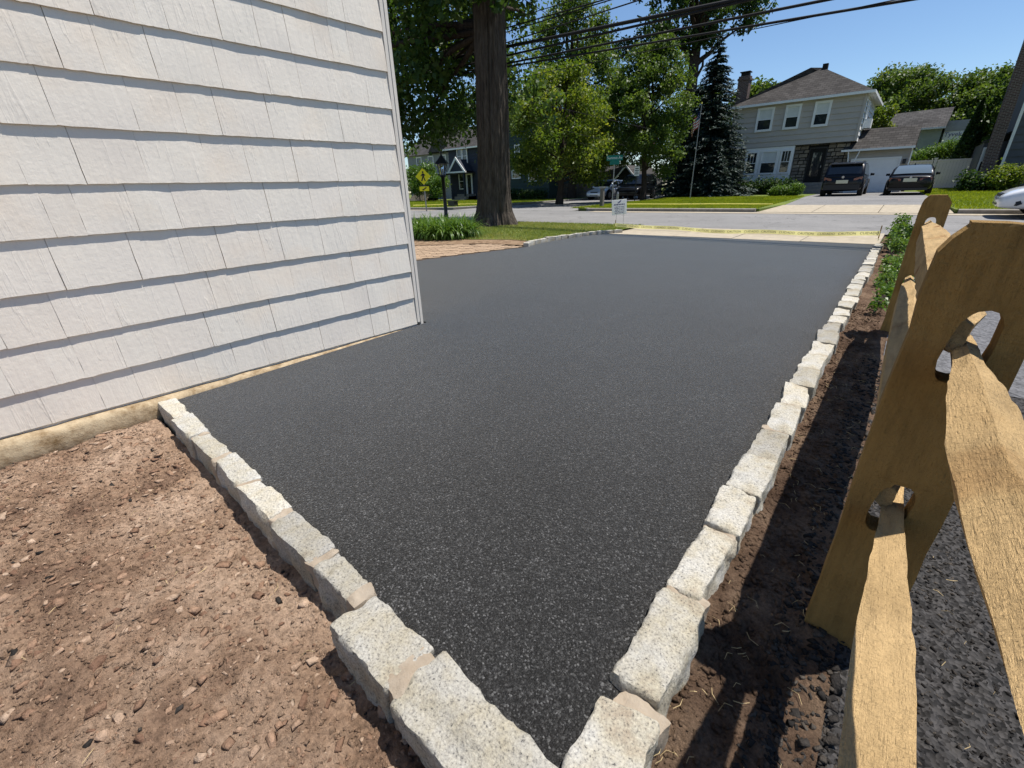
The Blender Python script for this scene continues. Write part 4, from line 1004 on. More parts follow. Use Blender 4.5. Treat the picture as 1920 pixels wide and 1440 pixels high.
# pedestrian crossing sign: local frame, x right as seen, faces -y
def ped_sign():
    t = thing('crossing_sign', 'yellow diamond pedestrian crossing sign with arrow plate across the street', 'sign', (-19.86, 16.6, 0.0), rad(48) - rad(8))
    MB().box(-.03, -.02, -.05, .03, .02, 2.05).build('post', STEEL, t, local=True)
    s = .40; z = 1.68
    MB().prism([(-s, -.025, z), (0, -.025, z - s), (s, -.025, z), (0, -.025, z + s)], (0, .004, 0)).build('diamond_plate', SIGNY, t, local=True)
    b = MB(); b.prism([(-s * .93, -.0262, z), (0, -.0262, z - s * .93), (s * .93, -.0262, z), (0, -.0262, z + s * .93)], (0, .001, 0)); 
    # pedestrian figure
    m = MB(); y0 = -.031
    def P(pts): m.prism([(p[0], y0, z + p[1]) for p in pts], (0, .003, 0))
    P([(0.045 * math.cos(k * .785) + .0, 0.20 + .045 * math.sin(k * .785)) for k in range(8)])
    P([(-.05, .14), (.05, .14), (.05, -.02), (-.04, -.02)]); P([(-.05, .13), (-.13, .03), (-.10, .0), (-.03, .08)]); P([(.05, .13), (.12, .06), (.10, .02), (.04, .06)])
    P([(-.04, -.02), (.02, -.02), (-.06, -.22), (-.13, -.22)]); P([(.0, -.02), (.05, -.02), (.12, -.22), (.06, -.22)])
    m.build('pedestrian_symbol', INK, t, local=True)
    MB().box(-.25, -.024, .98, .25, -.02, 1.20).build('arrow_plate', SIGNY, t, local=True)
    m = MB(); y0 = -.029; z = 1.09; P([(.10, .08), (.14, .04), (-.02, -.05), (.0, -.08), (-.12, -.08), (-.09, .0), (-.06, -.02)]); m.build('arrow_symbol', INK, t, local=True)
    MB().box(-.25, -.024, 1.225, .25, -.02, 1.262).build('flasher_bar', BLACK, t, local=True)
ped_sign()
def street_sign():
    t = thing('street_name_sign', 'two stacked green street name blades on a grey pole at the corner', 'sign', (-12.0, 22.6, 0.08), rad(28))
    MB().tube([(0, 0, -.1), (0, 0, 1.85)], .028, 8).build('pole', STEEL, t, local=True)
    MB().box(-.40, -.008, 2.03, .40, .008, 2.27).build('name_blade', SIGNG, t, local=True)
    MB().box(-.03, -.012, 1.83, .03, .012, 2.03).build('bracket', STEEL, t, local=True)
    o = MB().box(-.26, -.008, 0, .26, .008, .19).build('name_blade', SIGNG, t, local=True); o.location = (0, -.02, 1.84); o.rotation_euler = (0, 0, rad(-30))
    text_mesh('lettering', 'Summit Av', .17, WHITE, t, (0, -.0095, 2.15), (rad(90), 0, 0))
street_sign()
def park_sign():
    t = thing('parking_sign', 'small white parking sign on a dark pole before the oval tree', 'sign', (-12.45, 26.2, .08), rad(28))
    MB().tube([(0, 0, -.1), (0, 0, 1.9)], .025, 6).build('pole', BLACK, t, local=True)
    MB().box(-.14, -.03, 1.33, .14, -.026, 1.82).build('plate', WHITE, t, local=True)
    m = MB()
    for k, (zz_, w) in enumerate(((1.72, .09), (1.62, .10), (1.53, .08), (1.44, .10))): m.box(-w, -.0325, zz_ - .022, w, -.0305, zz_ + .022)
    m.build('lettering', INK, t, local=True)
park_sign()
_t = NT('corrugated_plastic'); _t.fin((0.85, 0.85, 0.84), 0.5); _q = _t.n('ShaderNodeBsdfTranslucent'); _q.inputs[0].default_value = (0.95, 0.95, 0.95, 1); _m = _t.n('ShaderNodeMixShader'); _m.inputs[0].default_value = 0.6
_t.l(_t.b.outputs[0], _m.inputs[1]); _t.l(_q.outputs[0], _m.inputs[2]); _t.l(_m.outputs[0], _t.o.inputs[0]); CORR = _t.m
def yard_sign():
    t = thing('yard_sign', 'small white yard sign with printed lines stuck in the near verge', 'sign', (-5.52, 10.85, .03), rad(32))
    for x in (-.09, .09): MB().tube([(x, 0, -.05), (x, 0, .5)], .004, 5).build('wire_stake', STEEL, t, local=True)
    o = MB().box(-.18, -.003, .275, .18, .003, .625).build('panel', CORR, t, local=True); o.rotation_euler = (0, rad(-4), 0)
    m = MB(); y0 = -.008
    m.prism([(-.05, y0, .545), (.03, y0, .605), (.055, y0, .60), (.01, y0, .55), (-.02, y0, .54)], (0, .0015, 0))
    for k, (zz_, w, h) in enumerate(((.51, .13, .014), (.455, .115, .007), (.42, .12, .007), (.385, .10, .007), (.35, .115, .007), (.315, .11, .007))):
        x = -w; rr_ = random.Random(k)
        while x < w:
            l = rr_.uniform(.02, .05); m.box(x, y0, zz_ - h, min(w, x + l), y0 + .0015, zz_ + h); x += l + .012
    o = m.build('printing', INKB, t, local=True); o.rotation_euler = (0, rad(-4), 0)
yard_sign()
# caution tape
def tape():
    t = thing('caution_tape', 'yellow printed caution tape strung low across the driveway mouth', 'tape', (-2.8, 10.2, 0.0))
    for x in (-5.30, -0.26): MB().tube([(x, 10.215, -.1), (x, 10.215, .22)], .009, 5).build('stake', WOODP, t)
    n = 60; V = []; F = []
    def zt(u): return .115 - .05 * math.sin(math.pi * u) * 1.0 - .012 * math.sin(u * 17) - .03 * u
    for i in range(n + 1):
        u = i / n; x = -5.30 + 5.04 * u; y = 10.2 + .012 * math.sin(u * 23); z = zt(u)
        V += [(x, y - .004, z - .037), (x, y + .008 * math.sin(u * 31), z + .037)]
    F = [(2 * i, 2 * i + 2, 2 * i + 3, 2 * i + 1) for i in range(n)]
    mesh_obj('ribbon', V, F, YEL, t)
    o0 = org(t)
    for k in range(8):
        for w, (tx, off) in enumerate((('CAUTION', .12), ('CUIDADO', .44))):
            x = -5.25 + k * .63 + off; u = (x + 5.3) / 5.04
            if u > .98: continue
            q = text_mesh('lettering', tx, .058, INK, t, Vector((x, 10.187 + .012 * math.sin(u * 23), zt(u))) - o0, (rad(90), math.atan2(zt(u) - zt(u + .02), .1), 0), .0005)
tape()
GW = M('weathered_grey_wood', (.16, .14, .125), .9, .3, 6, .5, 40, stretch=(6, 6, .6))
# mailbox-like posts at the corner
t = thing('timber_post', 'weathered wooden post left of the street sign at the corner', 'post', (-10.62, 19.05, .08)); MB().box(-10.70, 18.98, 0, -10.55, 19.12, .86).build('shaft', GW, t); MB().box(-10.73, 18.95, .86, -10.52, 19.15, .93).build('cap', STEEL, t)
t = thing('timber_post', 'shorter pale post right of the weathered corner post', 'post', (-10.10, 19.5, .08)); MB().box(-10.14, 19.46, 0, -10.06, 19.54, .62).build('shaft', STEEL, t); MB().tube([(-10.10, 19.5, .62), (-10.10, 19.5, .70)], [.05, .02], 8).build('cap', STEEL, t)
t = thing('lawn_box', 'small black box on the far left lawn', 'box', (-20.9, 19.6, .085)); MB().box(-21.25, 19.45, .08, -20.7, 19.75, .36).build('body', BLACK, t); MB().box(-21.28, 19.42, .36, -20.67, 19.78, .40).build('lid', BLACK, t)
def cord(label, pts): 
    tag(MB().tube(pts, .02, 5).build('yellow_cord', YEL, None, True), label, 'cord')
cord('thin yellow cord lying on the lawn beside the far driveway', [(-10.5 + .6 * k, 20.2 - .02 * k + .08 * math.sin(k), .16) for k in range(12)])
cord('thin yellow cord slanting over the far left lawn', [(-24.5 + .7 * k, 19.4 + .35 * k, .16) for k in range(8)])
# flagpole
def flag():
    x, y = -10.42, 29.6
    t = thing('flagpole', 'slender flagpole with limp striped flag before the spruce', 'flagpole', (x, y, .085))
    MB().tube([(x, y, 0), (x, y, 5.05)], [.035, .02], 8).build('pole', STEEL, t); MB().tube([(x, y, 5.05), (x, y, 5.10), (x, y, 5.15)], [.03, .045, .01], 8).build('finial', YEL, t, True)
    nt_ = NT('striped_flag'); at = nt_.n('ShaderNodeAttribute', attribute_name='flag_uv'); sp = nt_.n('ShaderNodeSeparateXYZ'); nt_.l(at.outputs['Vector'], sp.inputs[0])
    st = nt_.math('GREATER_THAN', nt_.math('FRACT', nt_.math('MULTIPLY', sp.outputs[1], 6.5)), .5)
    col = nt_.mix(st, (.42, .03, .04), (.7, .7, .68))
    ca_ = nt_.math('MULTIPLY', nt_.math('LESS_THAN', sp.outputs[0], .4), nt_.math('GREATER_THAN', sp.outputs[1], .46))
    vz = nt_.n('ShaderNodeTexVoronoi'); vz.inputs['Scale'].default_value = 16; nt_.l(at.outputs['Vector'], vz.inputs['Vector'])
    blue = nt_.mix(nt_.math('LESS_THAN', vz.outputs['Distance'], .22), (.02, .03, .12), (.7, .7, .7))
    fm = nt_.fin(nt_.mix(ca_, col, blue), .8)
    n, m = 24, 14; V = []; U = []; F = []
    for j in range(m + 1):
        for i in range(n + 1):
            u, v = i / n, j / m     # u fly, v 1=top
            fold = .06 * math.sin(u * 14 + v * 2) * (.3 + u)
            px = x - .02 - .42 * u * (0.45 + .55 * (1 - u * .3)); pz = 4.75 - (1 - v) * .75 - .62 * u ** .9
            V.append((px + .05 * math.sin(v * 5 + u * 9), y - .05 + fold, pz)); U.append((u, v, 0))
    w = n + 1
    for j in range(m):
        for i in range(n): F.append((j * w + i, j * w + i + 1, (j + 1) * w + i + 1, (j + 1) * w + i))
    o = mesh_obj('flag', V, F, fm, t, True)
    a = o.data.attributes.new('flag_uv', 'FLOAT_VECTOR', 'POINT'); a.data.foreach_set('vector', np.array(U, np.float32).ravel())
flag()
# overhead wires: ends computed on a slanting run along the street
def wire(label, a, b_, rad_, sag=.25, ext=(-46, 24)):
    a = Vector(a); b_ = Vector(b_); d = b_ - a; pts = []
    for k in range(41):
        x = ext[0] + (ext[1] - ext[0]) * k / 40; u = (x - a.x) / d.x
        p = a + d * u; s_ = sag * ((x - (a.x + b_.x) / 2) / 20) ** 2
        pts.append((p.x, p.y, p.z + s_))
    tag(MB().tube(pts, rad_ * 1.2, 6).build('overhead_wire', WIREM, None, True), label, 'wire', 'overhead utility wires')
def wz(y, z): return 1 + (z - 1) * y / 10.9
for lab, x0, z0_, x1, z1, rr_ in (
    ('topmost thin overhead wire', -9.20, 4.95, -7.08, 4.92, .007),
    ('second highest overhead wire', -9.12, 4.80, -6.31, 4.75, .012),
    ('third overhead wire from the top', -9.12, 4.71, -6.18, 4.71, .010),
    ('thin overhead wire above the thickest cable', -9.04, 4.49, -6.30, 4.54, .011),
    ('thickest black overhead cable bundle', -8.95, 4.39, -3.44, 4.12, .030),
    ('overhead cable just below the thickest bundle', -8.87, 4.20, -3.19, 4.07, .020),
    ('lower thick overhead cable', -8.69, 4.02, -1.92, 3.79, .019),
    ('lowest thick overhead cable', -8.26, 3.92, -2.80, 3.64, .017),
    ('faint thin wire under the thick cables', -4.16, 3.61, -1.08, 3.58, .006)):
    ya = 10.02 + (-2 - x0) * .125; yb = 10.02 + (-2 - x1) * .125
    wire(lab, (x0 * ya / 10.9, ya, wz(ya, z0_)), (x1 * yb / 10.9, yb, wz(yb, z1)), rr_, .02)
for lab, p, q in (('service wire slanting up to the left of the crossing cables', (-8.49, 10.9, 5.23), (-7.60, 10.9, 4.68)), ('service wire drooping over the yellow-green tree', (-14.4, 18.0, 4.60), (-10.9, 18.0, 3.63)), ('lower drooping service wire before the yellow-green tree', (-14.9, 18.0, 3.94), (-11.7, 18.0, 3.08))):
    p = Vector(p); q = Vector(q); d = q - p
    tag(MB().tube([p - d * (.5 + 0), p, q, q + d * .8], .008, 5).build('service_wire', WIREM), lab, 'wire', 'service wires')

# ================================================================== HOUSES
def window(parent, x0, x1, z0, z1, y, tr=.09, blind=.5, mull=0, d=.05, mat=WHITE):
    w = thing_part('window', parent)
    f = MB(); f.box(x0, y - d, z0, x0 + tr, y + .02, z1); f.box(x1 - tr, y - d, z0, x1, y + .02, z1); f.box(x0 + tr, y - d, z1 - tr, x1 - tr, y + .02, z1); f.box(x0 + tr, y - d - .012, z0, x1 - tr, y + .02, z0 + tr)
    zm = (z0 + z1) / 2; f.box(x0 + tr, y - d * .6, zm - .02, x1 - tr, y + .01, zm + .02)
    for k in range(mull):
        xm = x0 + tr + (x1 - x0 - 2 * tr) * (k + 1) / (mull + 1); f.box(xm - .012, y - d * .55, zm + .02, xm + .012, y + .005, z1 - tr)
    fo = f.build('window', mat, parent)
    MB().box(x0 + tr, y - .008, z0 + tr, x1 - tr, y, zm - .02).build('pane', GLASS, fo)
    MB().box(x0 + tr, y - .008, zm + .02, x1 - tr, y, z1 - tr).build('pane', GLASS if not blind else BLIND, fo)
    return fo
def thing_part(n, p): return None
gh = thing('grey_house', 'two storey grey clapboard house with stone ground floor and hipped roof', 'house', (-7.0, 40.5, .05))
GY = 37.0
MB().box(-10.55, GY + .35, 0, -3.65, 44, 3.02).build('lower_wall', DARK, gh)
MB().box(-10.72, GY + .03, 3.0, -3.42, 44, 5.55).build('upper_wall', GSID, gh)
nrow = 8; hrow = 2.5 / nrow
for k in range(nrow):
    z = 3.0 + k * hrow; b = MB(); b.prism([(-10.72, GY + .02, z), (-10.72, GY - .025, z), (-10.72, GY + .02, z + hrow + .01)], (7.30, 0, 0)); b.build('siding_board', GSID, gh)
    b = MB(); b.prism([(-3.42, GY, z), (-3.375, GY, z), (-3.42, GY, z + hrow + .01)], (0, 7, 0)); b.build('siding_board', WHITE, gh)
MB().box(-3.50, GY - .04, 3.0, -3.36, GY + .06, 5.5).build('corner_board', GSID, gh)
# hip roof
ro = MB(); e = 5.55; ov = .35
bx0, bx1, by0, by1 = -10.72 - ov, -3.42 + ov, GY - ov, 44 + ov
ro.add([(bx0, by0, e), (bx1, by0, e), (bx1, by1, e), (bx0, by1, e), (-7.2, 40.2, 7.75), (-6.6, 40.9, 7.75)], [(0, 1, 5, 4), (1, 2, 5), (2, 3, 4, 5), (3, 0, 4), (0, 3, 2, 1)])
rfo = ro.build('roof', ROOF, gh)
f = MB(); f.box(bx0 - .02, by0 - .06, e - .12, bx1 + .02, by0 + .0, e + .02); f.build('gutter', WHITE, gh)
f = MB(); f.box(bx1 - .0, by0, e - .12, bx1 + .06, by1, e + .02); f.build('gutter', WHITE, gh)
MB().box(bx0 + .02, by0 + .01, e - .06, bx1 - .02, by1 - .02, e - .03).build('soffit', WHITE, gh)
MB().box(-6.6, 40.6, 7.5, -6.3, 40.9, 7.92).build('roof_vent', DARK, gh)
cb = MB(); cb.box(-10.95, 37.6, 0, -10.25, 38.2, 7.45); cb.box(-11.0, 37.55, 7.2, -10.2, 38.25, 7.32); co_ = cb.build('chimney', BRICK, gh)
MB().box(-10.85, 37.7, 7.45, -10.35, 38.1, 7.62).build('chimney_cap', DARK, co_)
MB().box(-10.92, 37.62, 7.66, -10.28, 38.18, 7.71).build('chimney_cap', DARK, co_)
for (xa, xb) in ((-9.22, -8.2), (-7.56, -6.66), (-5.96, -5.06)): window(gh, xa, xb, 3.94, 5.34, GY - .03, .13, .5, 0, .06)
# bay of three windows
MB().box(-9.55, GY + .02, .6, -6.62, GY + .34, 2.98).build('bay_panel', WHITE, gh)
for (xa, xb, m_) in ((-9.48, -8.72, 2), (-8.55, -7.5, 0), (-7.36, -6.68, 2)): window(gh, xa, xb, 1.32, 2.78, GY + .01, .1, .0 if m_ else .5, m_, .05)
# stone cladding
rr = random.Random(31)
for (xa, xb, holes) in ((-10.55, -9.57, []), (-6.60, -3.66, [(-5.78, -4.78, 0.0, 2.80)])):
    z = .1
    while z < 2.95:
        h = rr.uniform(.15, .27); h = min(h, 2.98 - z); x = xa
        while x < xb - .02:
            w = rr.uniform(.22, .52); w = min(w, xb - x)
            for (hx0, hx1, hz0, hz1) in holes:
                if z < hz1 and x + w > hx0 and x < hx1: w = (hx0 - x) if x < hx0 - .08 else 0
            if w <= 0: x = holes[0][1]; continue
            d = rr.uniform(0, .045)
            b = MB(); g_ = .012; y0 = GY + .27 - d
            q = [(x + g_, z + g_), (x + w - g_, z + g_ + rr.uniform(0, .015)), (x + w - g_ - rr.uniform(0, .02), z + h - g_), (x + g_ + rr.uniform(0, .02), z + h - g_ - rr.uniform(0, .015))]
            cx = x + w / 2; cz = z + h / 2
            v = [(p[0], GY + .352, p[1]) for p in q] + [(p[0] + (cx - p[0]) * .06, y0, p[1] + (cz - p[1]) * .1) for p in q]
            b.add(v, [(4, 5, 6, 7), (0, 1, 5, 4), (1, 2, 6, 5), (2, 3, 7, 6), (3, 0, 4, 7)]); b.build('stone', rr.choice(STONES), gh)
            x += w
        z += h
dr = MB(); dr.box(-5.72, GY + .30, .75, -4.84, GY + .36, 2.72); do = dr.build('door', DARK, gh)
f = MB(); f.box(-5.78, GY + .26, .75, -5.72, GY + .36, 2.80); f.box(-4.84, GY + .26, .75, -4.78, GY + .36, 2.80); f.box(-5.72, GY + .26, 2.72, -4.84, GY + .36, 2.80); f.build('door_frame', BLACK, gh)
MB().box(-5.52, GY + .285, 1.1, -5.04, GY + .299, 2.5).build('pane', GLASS, do); MB().box(-4.98, GY + .26, 1.6, -4.94, GY + .30, 1.72).build('handle', STEEL, do)
for k in range(4): MB().box(-6.0, GY - 1.15 + .3 * k, .02 + .18 * k, -4.5, GY + .25, .02 + .18 * (k + 1) - .004).build('step', KERBM, gh)
# side wall window with air conditioner (on +x face)
f = MB(); f.box(-3.37, 38.2, 3.7, -3.32, 39.5, 5.2); so_ = f.build('window', WHITE, gh); MB().box(-3.335, 38.3, 4.5, -3.312, 39.4, 5.1).build('pane', BLIND, so_)
MB().box(-3.36, 38.4, 3.75, -2.98, 39.2, 4.25).build('air_conditioner', WHITE, gh)
# garage wing
MB().box(-3.64, GY + .35, 0, -.62, 42, 2.52).build('garage_wall', GSID, gh)
for k in range(3):
    z = 2.02 + k * .17; b = MB(); b.prism([(-3.64, GY + .35, z), (-3.64, GY + .31, z), (-3.64, GY + .35, z + .175)], (3.02, 0, 0)); b.build('siding_board', GSID, gh)
for k in range(9):
    z = .1 + k * .21
    for (xa, xb) in ((-3.64, -3.42), (-.98, -.62)):
        b = MB(); b.prism([(xa, GY + .35, z), (xa, GY + .31, z), (xa, GY + .35, z + .215)], (xb - xa, 0, 0)); b.build('siding_board', GSID, gh)
gd = MB().box(-3.32, GY + .33, .06, -1.06, GY + .37, 1.92).build('garage_door', WHITE, gh)
for k in range(4):
    for j in range(4): MB().box(-3.26 + .55 * j, GY + .312, .12 + .46 * k, -3.26 + .55 * j + .48, GY + .332, .12 + .46 * k + .38).build('door_panel', WHITE, gd)
f = MB(); f.box(-3.42, GY + .28, .05, -3.32, GY + .38, 2.02); f.box(-1.06, GY + .28, .05, -.96, GY + .38, 2.02); f.box(-3.32, GY + .28, 1.92, -1.06, GY + .38, 2.02); f.build('garage_frame', WHITE, gh)
ro = MB(); ro.add([(-3.98, GY - .1, 2.52), (-.5, GY - .1, 2.52), (-.5, 39.3, 3.75), (-3.44, 39.3, 3.75), (-.5, 42, 2.5), (-3.44, 42, 2.5)], [(0, 1, 2, 3), (3, 2, 4, 5), (1, 4, 2)]); ro.build('garage_roof', ROOF, gh)
MB().box(-4.0, GY - .17, 2.42, -.48, GY - .10, 2.53).build('gutter', WHITE, gh)
MB().tube([(-.60, GY - .02, 2.45), (-.58, GY + .26, 2.3), (-.58, GY + .26, .1)], .035, 6).build('downpipe', WHITE, gh)
for x in (-3.53, -.80):
    MB().box(x - .08, GY + .16, 1.62, x + .08, GY + .30, 1.88).build('wall_lamp', BLACK, gh)
# metal swing brackets left of garage door (white V poles)
MB().tube([(-3.62, GY - .1, 2.42), (-3.42, GY - .1, 1.2)], .03, 5).build('awning_pole', WHITE, gh); MB().tube([(-3.05, GY - .1, 2.42), (-3.42, GY - .1, 1.2)], .03, 5).build('awning_pole', WHITE, gh)

# dark house left of and behind the trunk
dh = thing('dark_house', 'dark green and navy clapboard house with white trimmed windows behind the huge trunk', 'house', (-29, 36, .05))
HY = 32.0
MB().box(-34.4, HY + .1, 0, -26.7, 40, 4.5).build('wall', NAVY, dh)
gpoly = [(-26.7, 0.0), (-22.75, 0.0), (-22.75, 2.35), (-23.6, 4.4), (-25.1, 6.3), (-26.7, 6.9), (-28.3, 6.3), (-29.0, 5.2), (-29.0, 0)]
MB().prism([(x, HY + .05, z) for x, z in gpoly], (0, 8, 0)).build('gable_wall', GREEN, dh)
zz_ = .1
while zz_ < 6.0:
    xr = np.interp(zz_ + .1, [0, 2.35, 4.4, 6.3, 6.9], [-22.76, -22.76, -23.6, -25.1, -26.6]); b = MB(); b.prism([(-29.0, HY + .045, zz_), (-29.0, HY - .005, zz_), (-29.0, HY + .045, zz_ + .265)], (float(xr) + 29.0, 0, 0)); b.build('siding_board', GREEN, dh); zz_ += .26
zz_ = .1
while zz_ < 4.3:
    b = MB(); b.prism([(-34.4, HY + .095, zz_), (-34.4, HY + .05, zz_), (-34.4, HY + .095, zz_ + .265)], (5.4, 0, 0)); b.build('siding_board', NAVY, dh); zz_ += .26
ro = MB()
for (p, q) in (((-22.3, 2.3), (-23.5, 4.55)), ((-23.5, 4.55), (-25.05, 6.45)), ((-25.05, 6.45), (-26.7, 7.05)), ((-26.7, 7.05), (-28.4, 6.4))):
    ro.add([(p[0], HY - .3, p[1]), (q[0], HY - .3, q[1]), (q[0], 40.2, q[1]), (p[0], 40.2, p[1]), (p[0] - .03, HY - .3, p[1] - .12), (q[0] - .03, HY - .3, q[1] - .12), (q[0] - .03, 40.2, q[1] - .12), (p[0] - .03, 40.2, p[1] - .12)], [(0, 3, 2, 1), (4, 5, 6, 7), (0, 1, 5, 4), (3, 7, 6, 2), (0, 4, 7, 3)])
ro.build('roof', ROOF2, dh)
MB().box(-23.9, HY - .34, 2.20, -22.2, HY - .02, 2.30).build('eave_trim', WHITE, dh)
ro = MB(); ro.add([(-34.9, HY - .3, 4.45), (-28.6, HY - .3, 4.45), (-28.6, 36, 6.6), (-34.0, 36, 6.6), (-34.9, 40.3, 4.45), (-28.6, 40.3, 4.45)], [(0, 1, 2, 3), (3, 2, 5, 4), (0, 3, 4)]); ro.build('roof', ROOF, dh)
MB().box(-34.95, HY - .36, 4.34, -28.9, HY - .28, 4.46).build('gutter', WHITE, dh)
for (xa, xb, za, zb_) in ((-26.6, -25.65, 1.68, 2.40), (-24.80, -23.84, 1.42, 2.36), (-26.25, -25.68, 3.15, 4.25), (-24.66, -24.12, 3.45, 3.98)): window(dh, xa, xb, za, zb_, HY - .02, .08, 0, 0, .05)
for xa in (-33.2, -32.5): window(dh, xa, xa + .66, 3.15, 4.42, HY + .02, .09, 0, 0, .05)
window(dh, -33.15, -32.45, 1.0, 2.38, HY + .02, .09, 0, 0, .05)
d_ = MB().box(-32.05, HY + .04, .6, -31.55, HY + .09, 2.2).build('door', DARK, dh)
MB().box(-31.95, HY + .025, 1.2, -31.65, HY + .038, 2.05).build('pane', GLASS, d_)
f = MB(); f.box(-32.22, HY - .02, .6, -32.05, HY + .06, 2.35); f.box(-31.55, HY - .02, .6, -31.42, HY + .06, 2.35); f.box(-32.05, HY - .02, 2.2, -31.55, HY + .06, 2.35); f.build('door_frame', WHITE, dh)
pg = MB(); pg.prism([(-33.1, HY - 1.2, 2.5), (-31.2, HY - 1.2, 2.5), (-32.15, HY - 1.2, 3.5)], (0, 1.3, 0)); po = pg.build('porch_gable', NAVY, dh)
f = MB()
f.prism([(-33.25, HY - 1.25, 2.5), (-33.05, HY - 1.25, 2.5), (-32.15, HY - 1.25, 3.45), (-32.15, HY - 1.25, 3.68)], (0, .06, 0)); f.prism([(-31.05, HY - 1.25, 2.5), (-32.15, HY - 1.25, 3.68), (-32.15, HY - 1.25, 3.45), (-31.25, HY - 1.25, 2.5)], (0, .06, 0)); f.box(-35.3, HY - 1.27, 2.38, -31.0, HY - 1.1, 2.5); f.build('porch_trim', WHITE, po)
MB().box(-35.3, HY - 1.2, 2.3, -31.0, HY, 2.38).build('porch_roof', ROOF, dh)
for x in (-31.3,): MB().box(x - .06, HY - 1.2, .1, x + .06, HY - 1.08, 2.3).build('porch_column', NAVY, dh)
for k in range(3): MB().box(-32.6, HY - 1.6 + .35 * k, .0, -31.1, HY + .1, .2 * (k + 1)).build('step', KERBM, dh)

# pale grey house far left
lh = thing('pale_house', 'pale grey house with steep roofs at the far left behind the bushes', 'house', (-41, 40, .05))
MB().box(-45.5, 36.0, 0, -38.2, 44, 4.7).build('wall', M('pale_grey_siding', (.24, .25, .26), .7), lh)
ro = MB(); ro.add([(-46, 35.6, 4.6), (-37.8, 35.6, 4.6), (-37.8, 39.5, 7.2), (-46, 39.5, 7.2), (-37.8, 44, 4.6), (-46, 44, 4.6)], [(0, 1, 2, 3), (3, 2, 4, 5), (0, 3, 5), (1, 4, 2)]); ro.build('roof', ROOF2, lh)
MB().prism([(-41.2, 35.4, 4.7), (-37.6, 35.4, 4.7), (-39.3, 35.4, 6.6)], (0, 4, 0)).build('dormer', ROOF2, lh)
for (xa, xb) in ((-43.9, -43.0), (-41.9, -41.0), (-39.9, -39.0)): window(lh, xa, xb, 3.0, 4.45, 35.98, .1, 0, 0, .05)
MB().box(-46.5, 34.4, 2.4, -39.0, 36.0, 2.6).build('porch_roof', ROOF, lh)
st = thing('entry_steps', 'broad pale concrete steps beyond the crossing sign', 'steps', (-37.5, 30.5, .08))
for k in range(5): MB().box(-38.4, 29.6 + .32 * k, .0, -35.9, 31.6, .17 * (k + 1)).build('step', CONC, st)
MB().box(-39.2, 29.6, 0, -38.45, 30.1, .75).build('brick_pier', BRICK, st)

# gabled garage down the side street
g2 = thing('gabled_garage', 'small dark gabled garage with white trim down the side street', 'garage', (-21.5, 45, .05))
MB().box(-25.2, 42.3, 0, -22.2, 47, 1.6).build('side_wall', NAVY, g2)
MB().prism([(-22.4, 42, 0), (-19.5, 42, 0), (-19.5, 42, 1.0), (-20.95, 42, 2.45), (-22.4, 42, 1.2)], (0, 5, 0)).build('front_wall', M('black_stained_siding', (.02, .022, .024), .8), g2)
ro = MB(); ro.add([(-25.9, 41.6, 1.55), (-22.2, 41.6, 1.25), (-20.9, 41.6, 2.6), (-24.8, 43.2, 2.65), (-20.9, 47, 2.6), (-25.3, 47, 2.6)], [(0, 1, 2, 3), (3, 2, 4, 5)]); ro.add([(-20.9, 41.6, 2.6), (-19.2, 41.6, .85), (-19.2, 47, .85), (-20.9, 47, 2.6)], [(0, 1, 2, 3)]); ro.build('roof', ROOF2, g2)
f = MB(); f.prism([(-22.35, 41.55, 1.1), (-22.2, 41.55, 1.1), (-20.9, 41.55, 2.47), (-20.9, 41.55, 2.65)], (0, .06, 0)); f.prism([(-19.15, 41.55, .85), (-20.9, 41.55, 2.65), (-20.9, 41.55, 2.47), (-19.3, 41.55, .85)], (0, .06, 0)); f.build('gable_trim', WHITE, g2)
for (xa, xb) in ((-22.1, -21.0), (-20.85, -19.85)):
    f = MB(); f.box(xa, 41.93, .1, xa + .08, 42.0, 1.15); f.box(xb - .08, 41.93, .1, xb, 42.0, 1.15); f.box(xa + .08, 41.93, 1.05, xb - .08, 42.0, 1.15); o_ = f.build('door_trim', WHITE, g2); MB().box(xa + .09, 41.96, .1, xb - .09, 41.99, 1.04).build('door', DARK, o_)
pf = thing('picket_fence', 'weathered grey picket fence left of the white sedan', 'fence', (-21.8, 34, .05))
b = MB(); b.box(-25.0, 34.03, .3, -19.3, 34.07, .38); b.box(-25.0, 34.03, .85, -19.3, 34.07, .93); b.build('rail', WOODP, pf)
GW_ = M('weathered_grey_wood_b', (.22, .20, .18), .9, .3, 6, .5, 40, stretch=(6, 6, .6)); pk = None
for k in range(44):
    x = -24.9 + .128 * k
    if pk is None:
        o = MB().prism([(-.05, 0, 0), (.05, 0, 0), (.05, 0, 1.08), (0, 0, 1.16), (-.05, 0, 1.08)], (0, -.02, 0)).build('picket', GW, pf, local=True); pk = o.data
    else: o = link(bpy.data.objects.new('picket', pk), pf)
    o.location = Vector((x, 34.028, .08)) - org(pf)
ar = thing('garden_arch', 'leafy garden arch beside the picket fence', 'arch', (-19.6, 34.2, .05))
f = MB()
for s_ in (0, .45): f.tube([(-20.0, 34.0 + s_, 0), (-20.0, 34.0 + s_, 1.3), (-19.85, 34.0 + s_, 1.6), (-19.6, 34.0 + s_, 1.7), (-19.35, 34.0 + s_, 1.6), (-19.2, 34.0 + s_, 1.3), (-19.2, 34.0 + s_, 0)], .03, 6)
f.build('frame', GW, ar); leaf_cloud('foliage', clump_pts([(-19.6 - .4 * math.cos(a_), 34.2, 1.3 + .4 * math.sin(a_), .2) for a_ in (0, .5, 1.1, 1.6, 2.1, 2.6, 3.1)], 900, 5), .13, L_SHR, ar, 6)

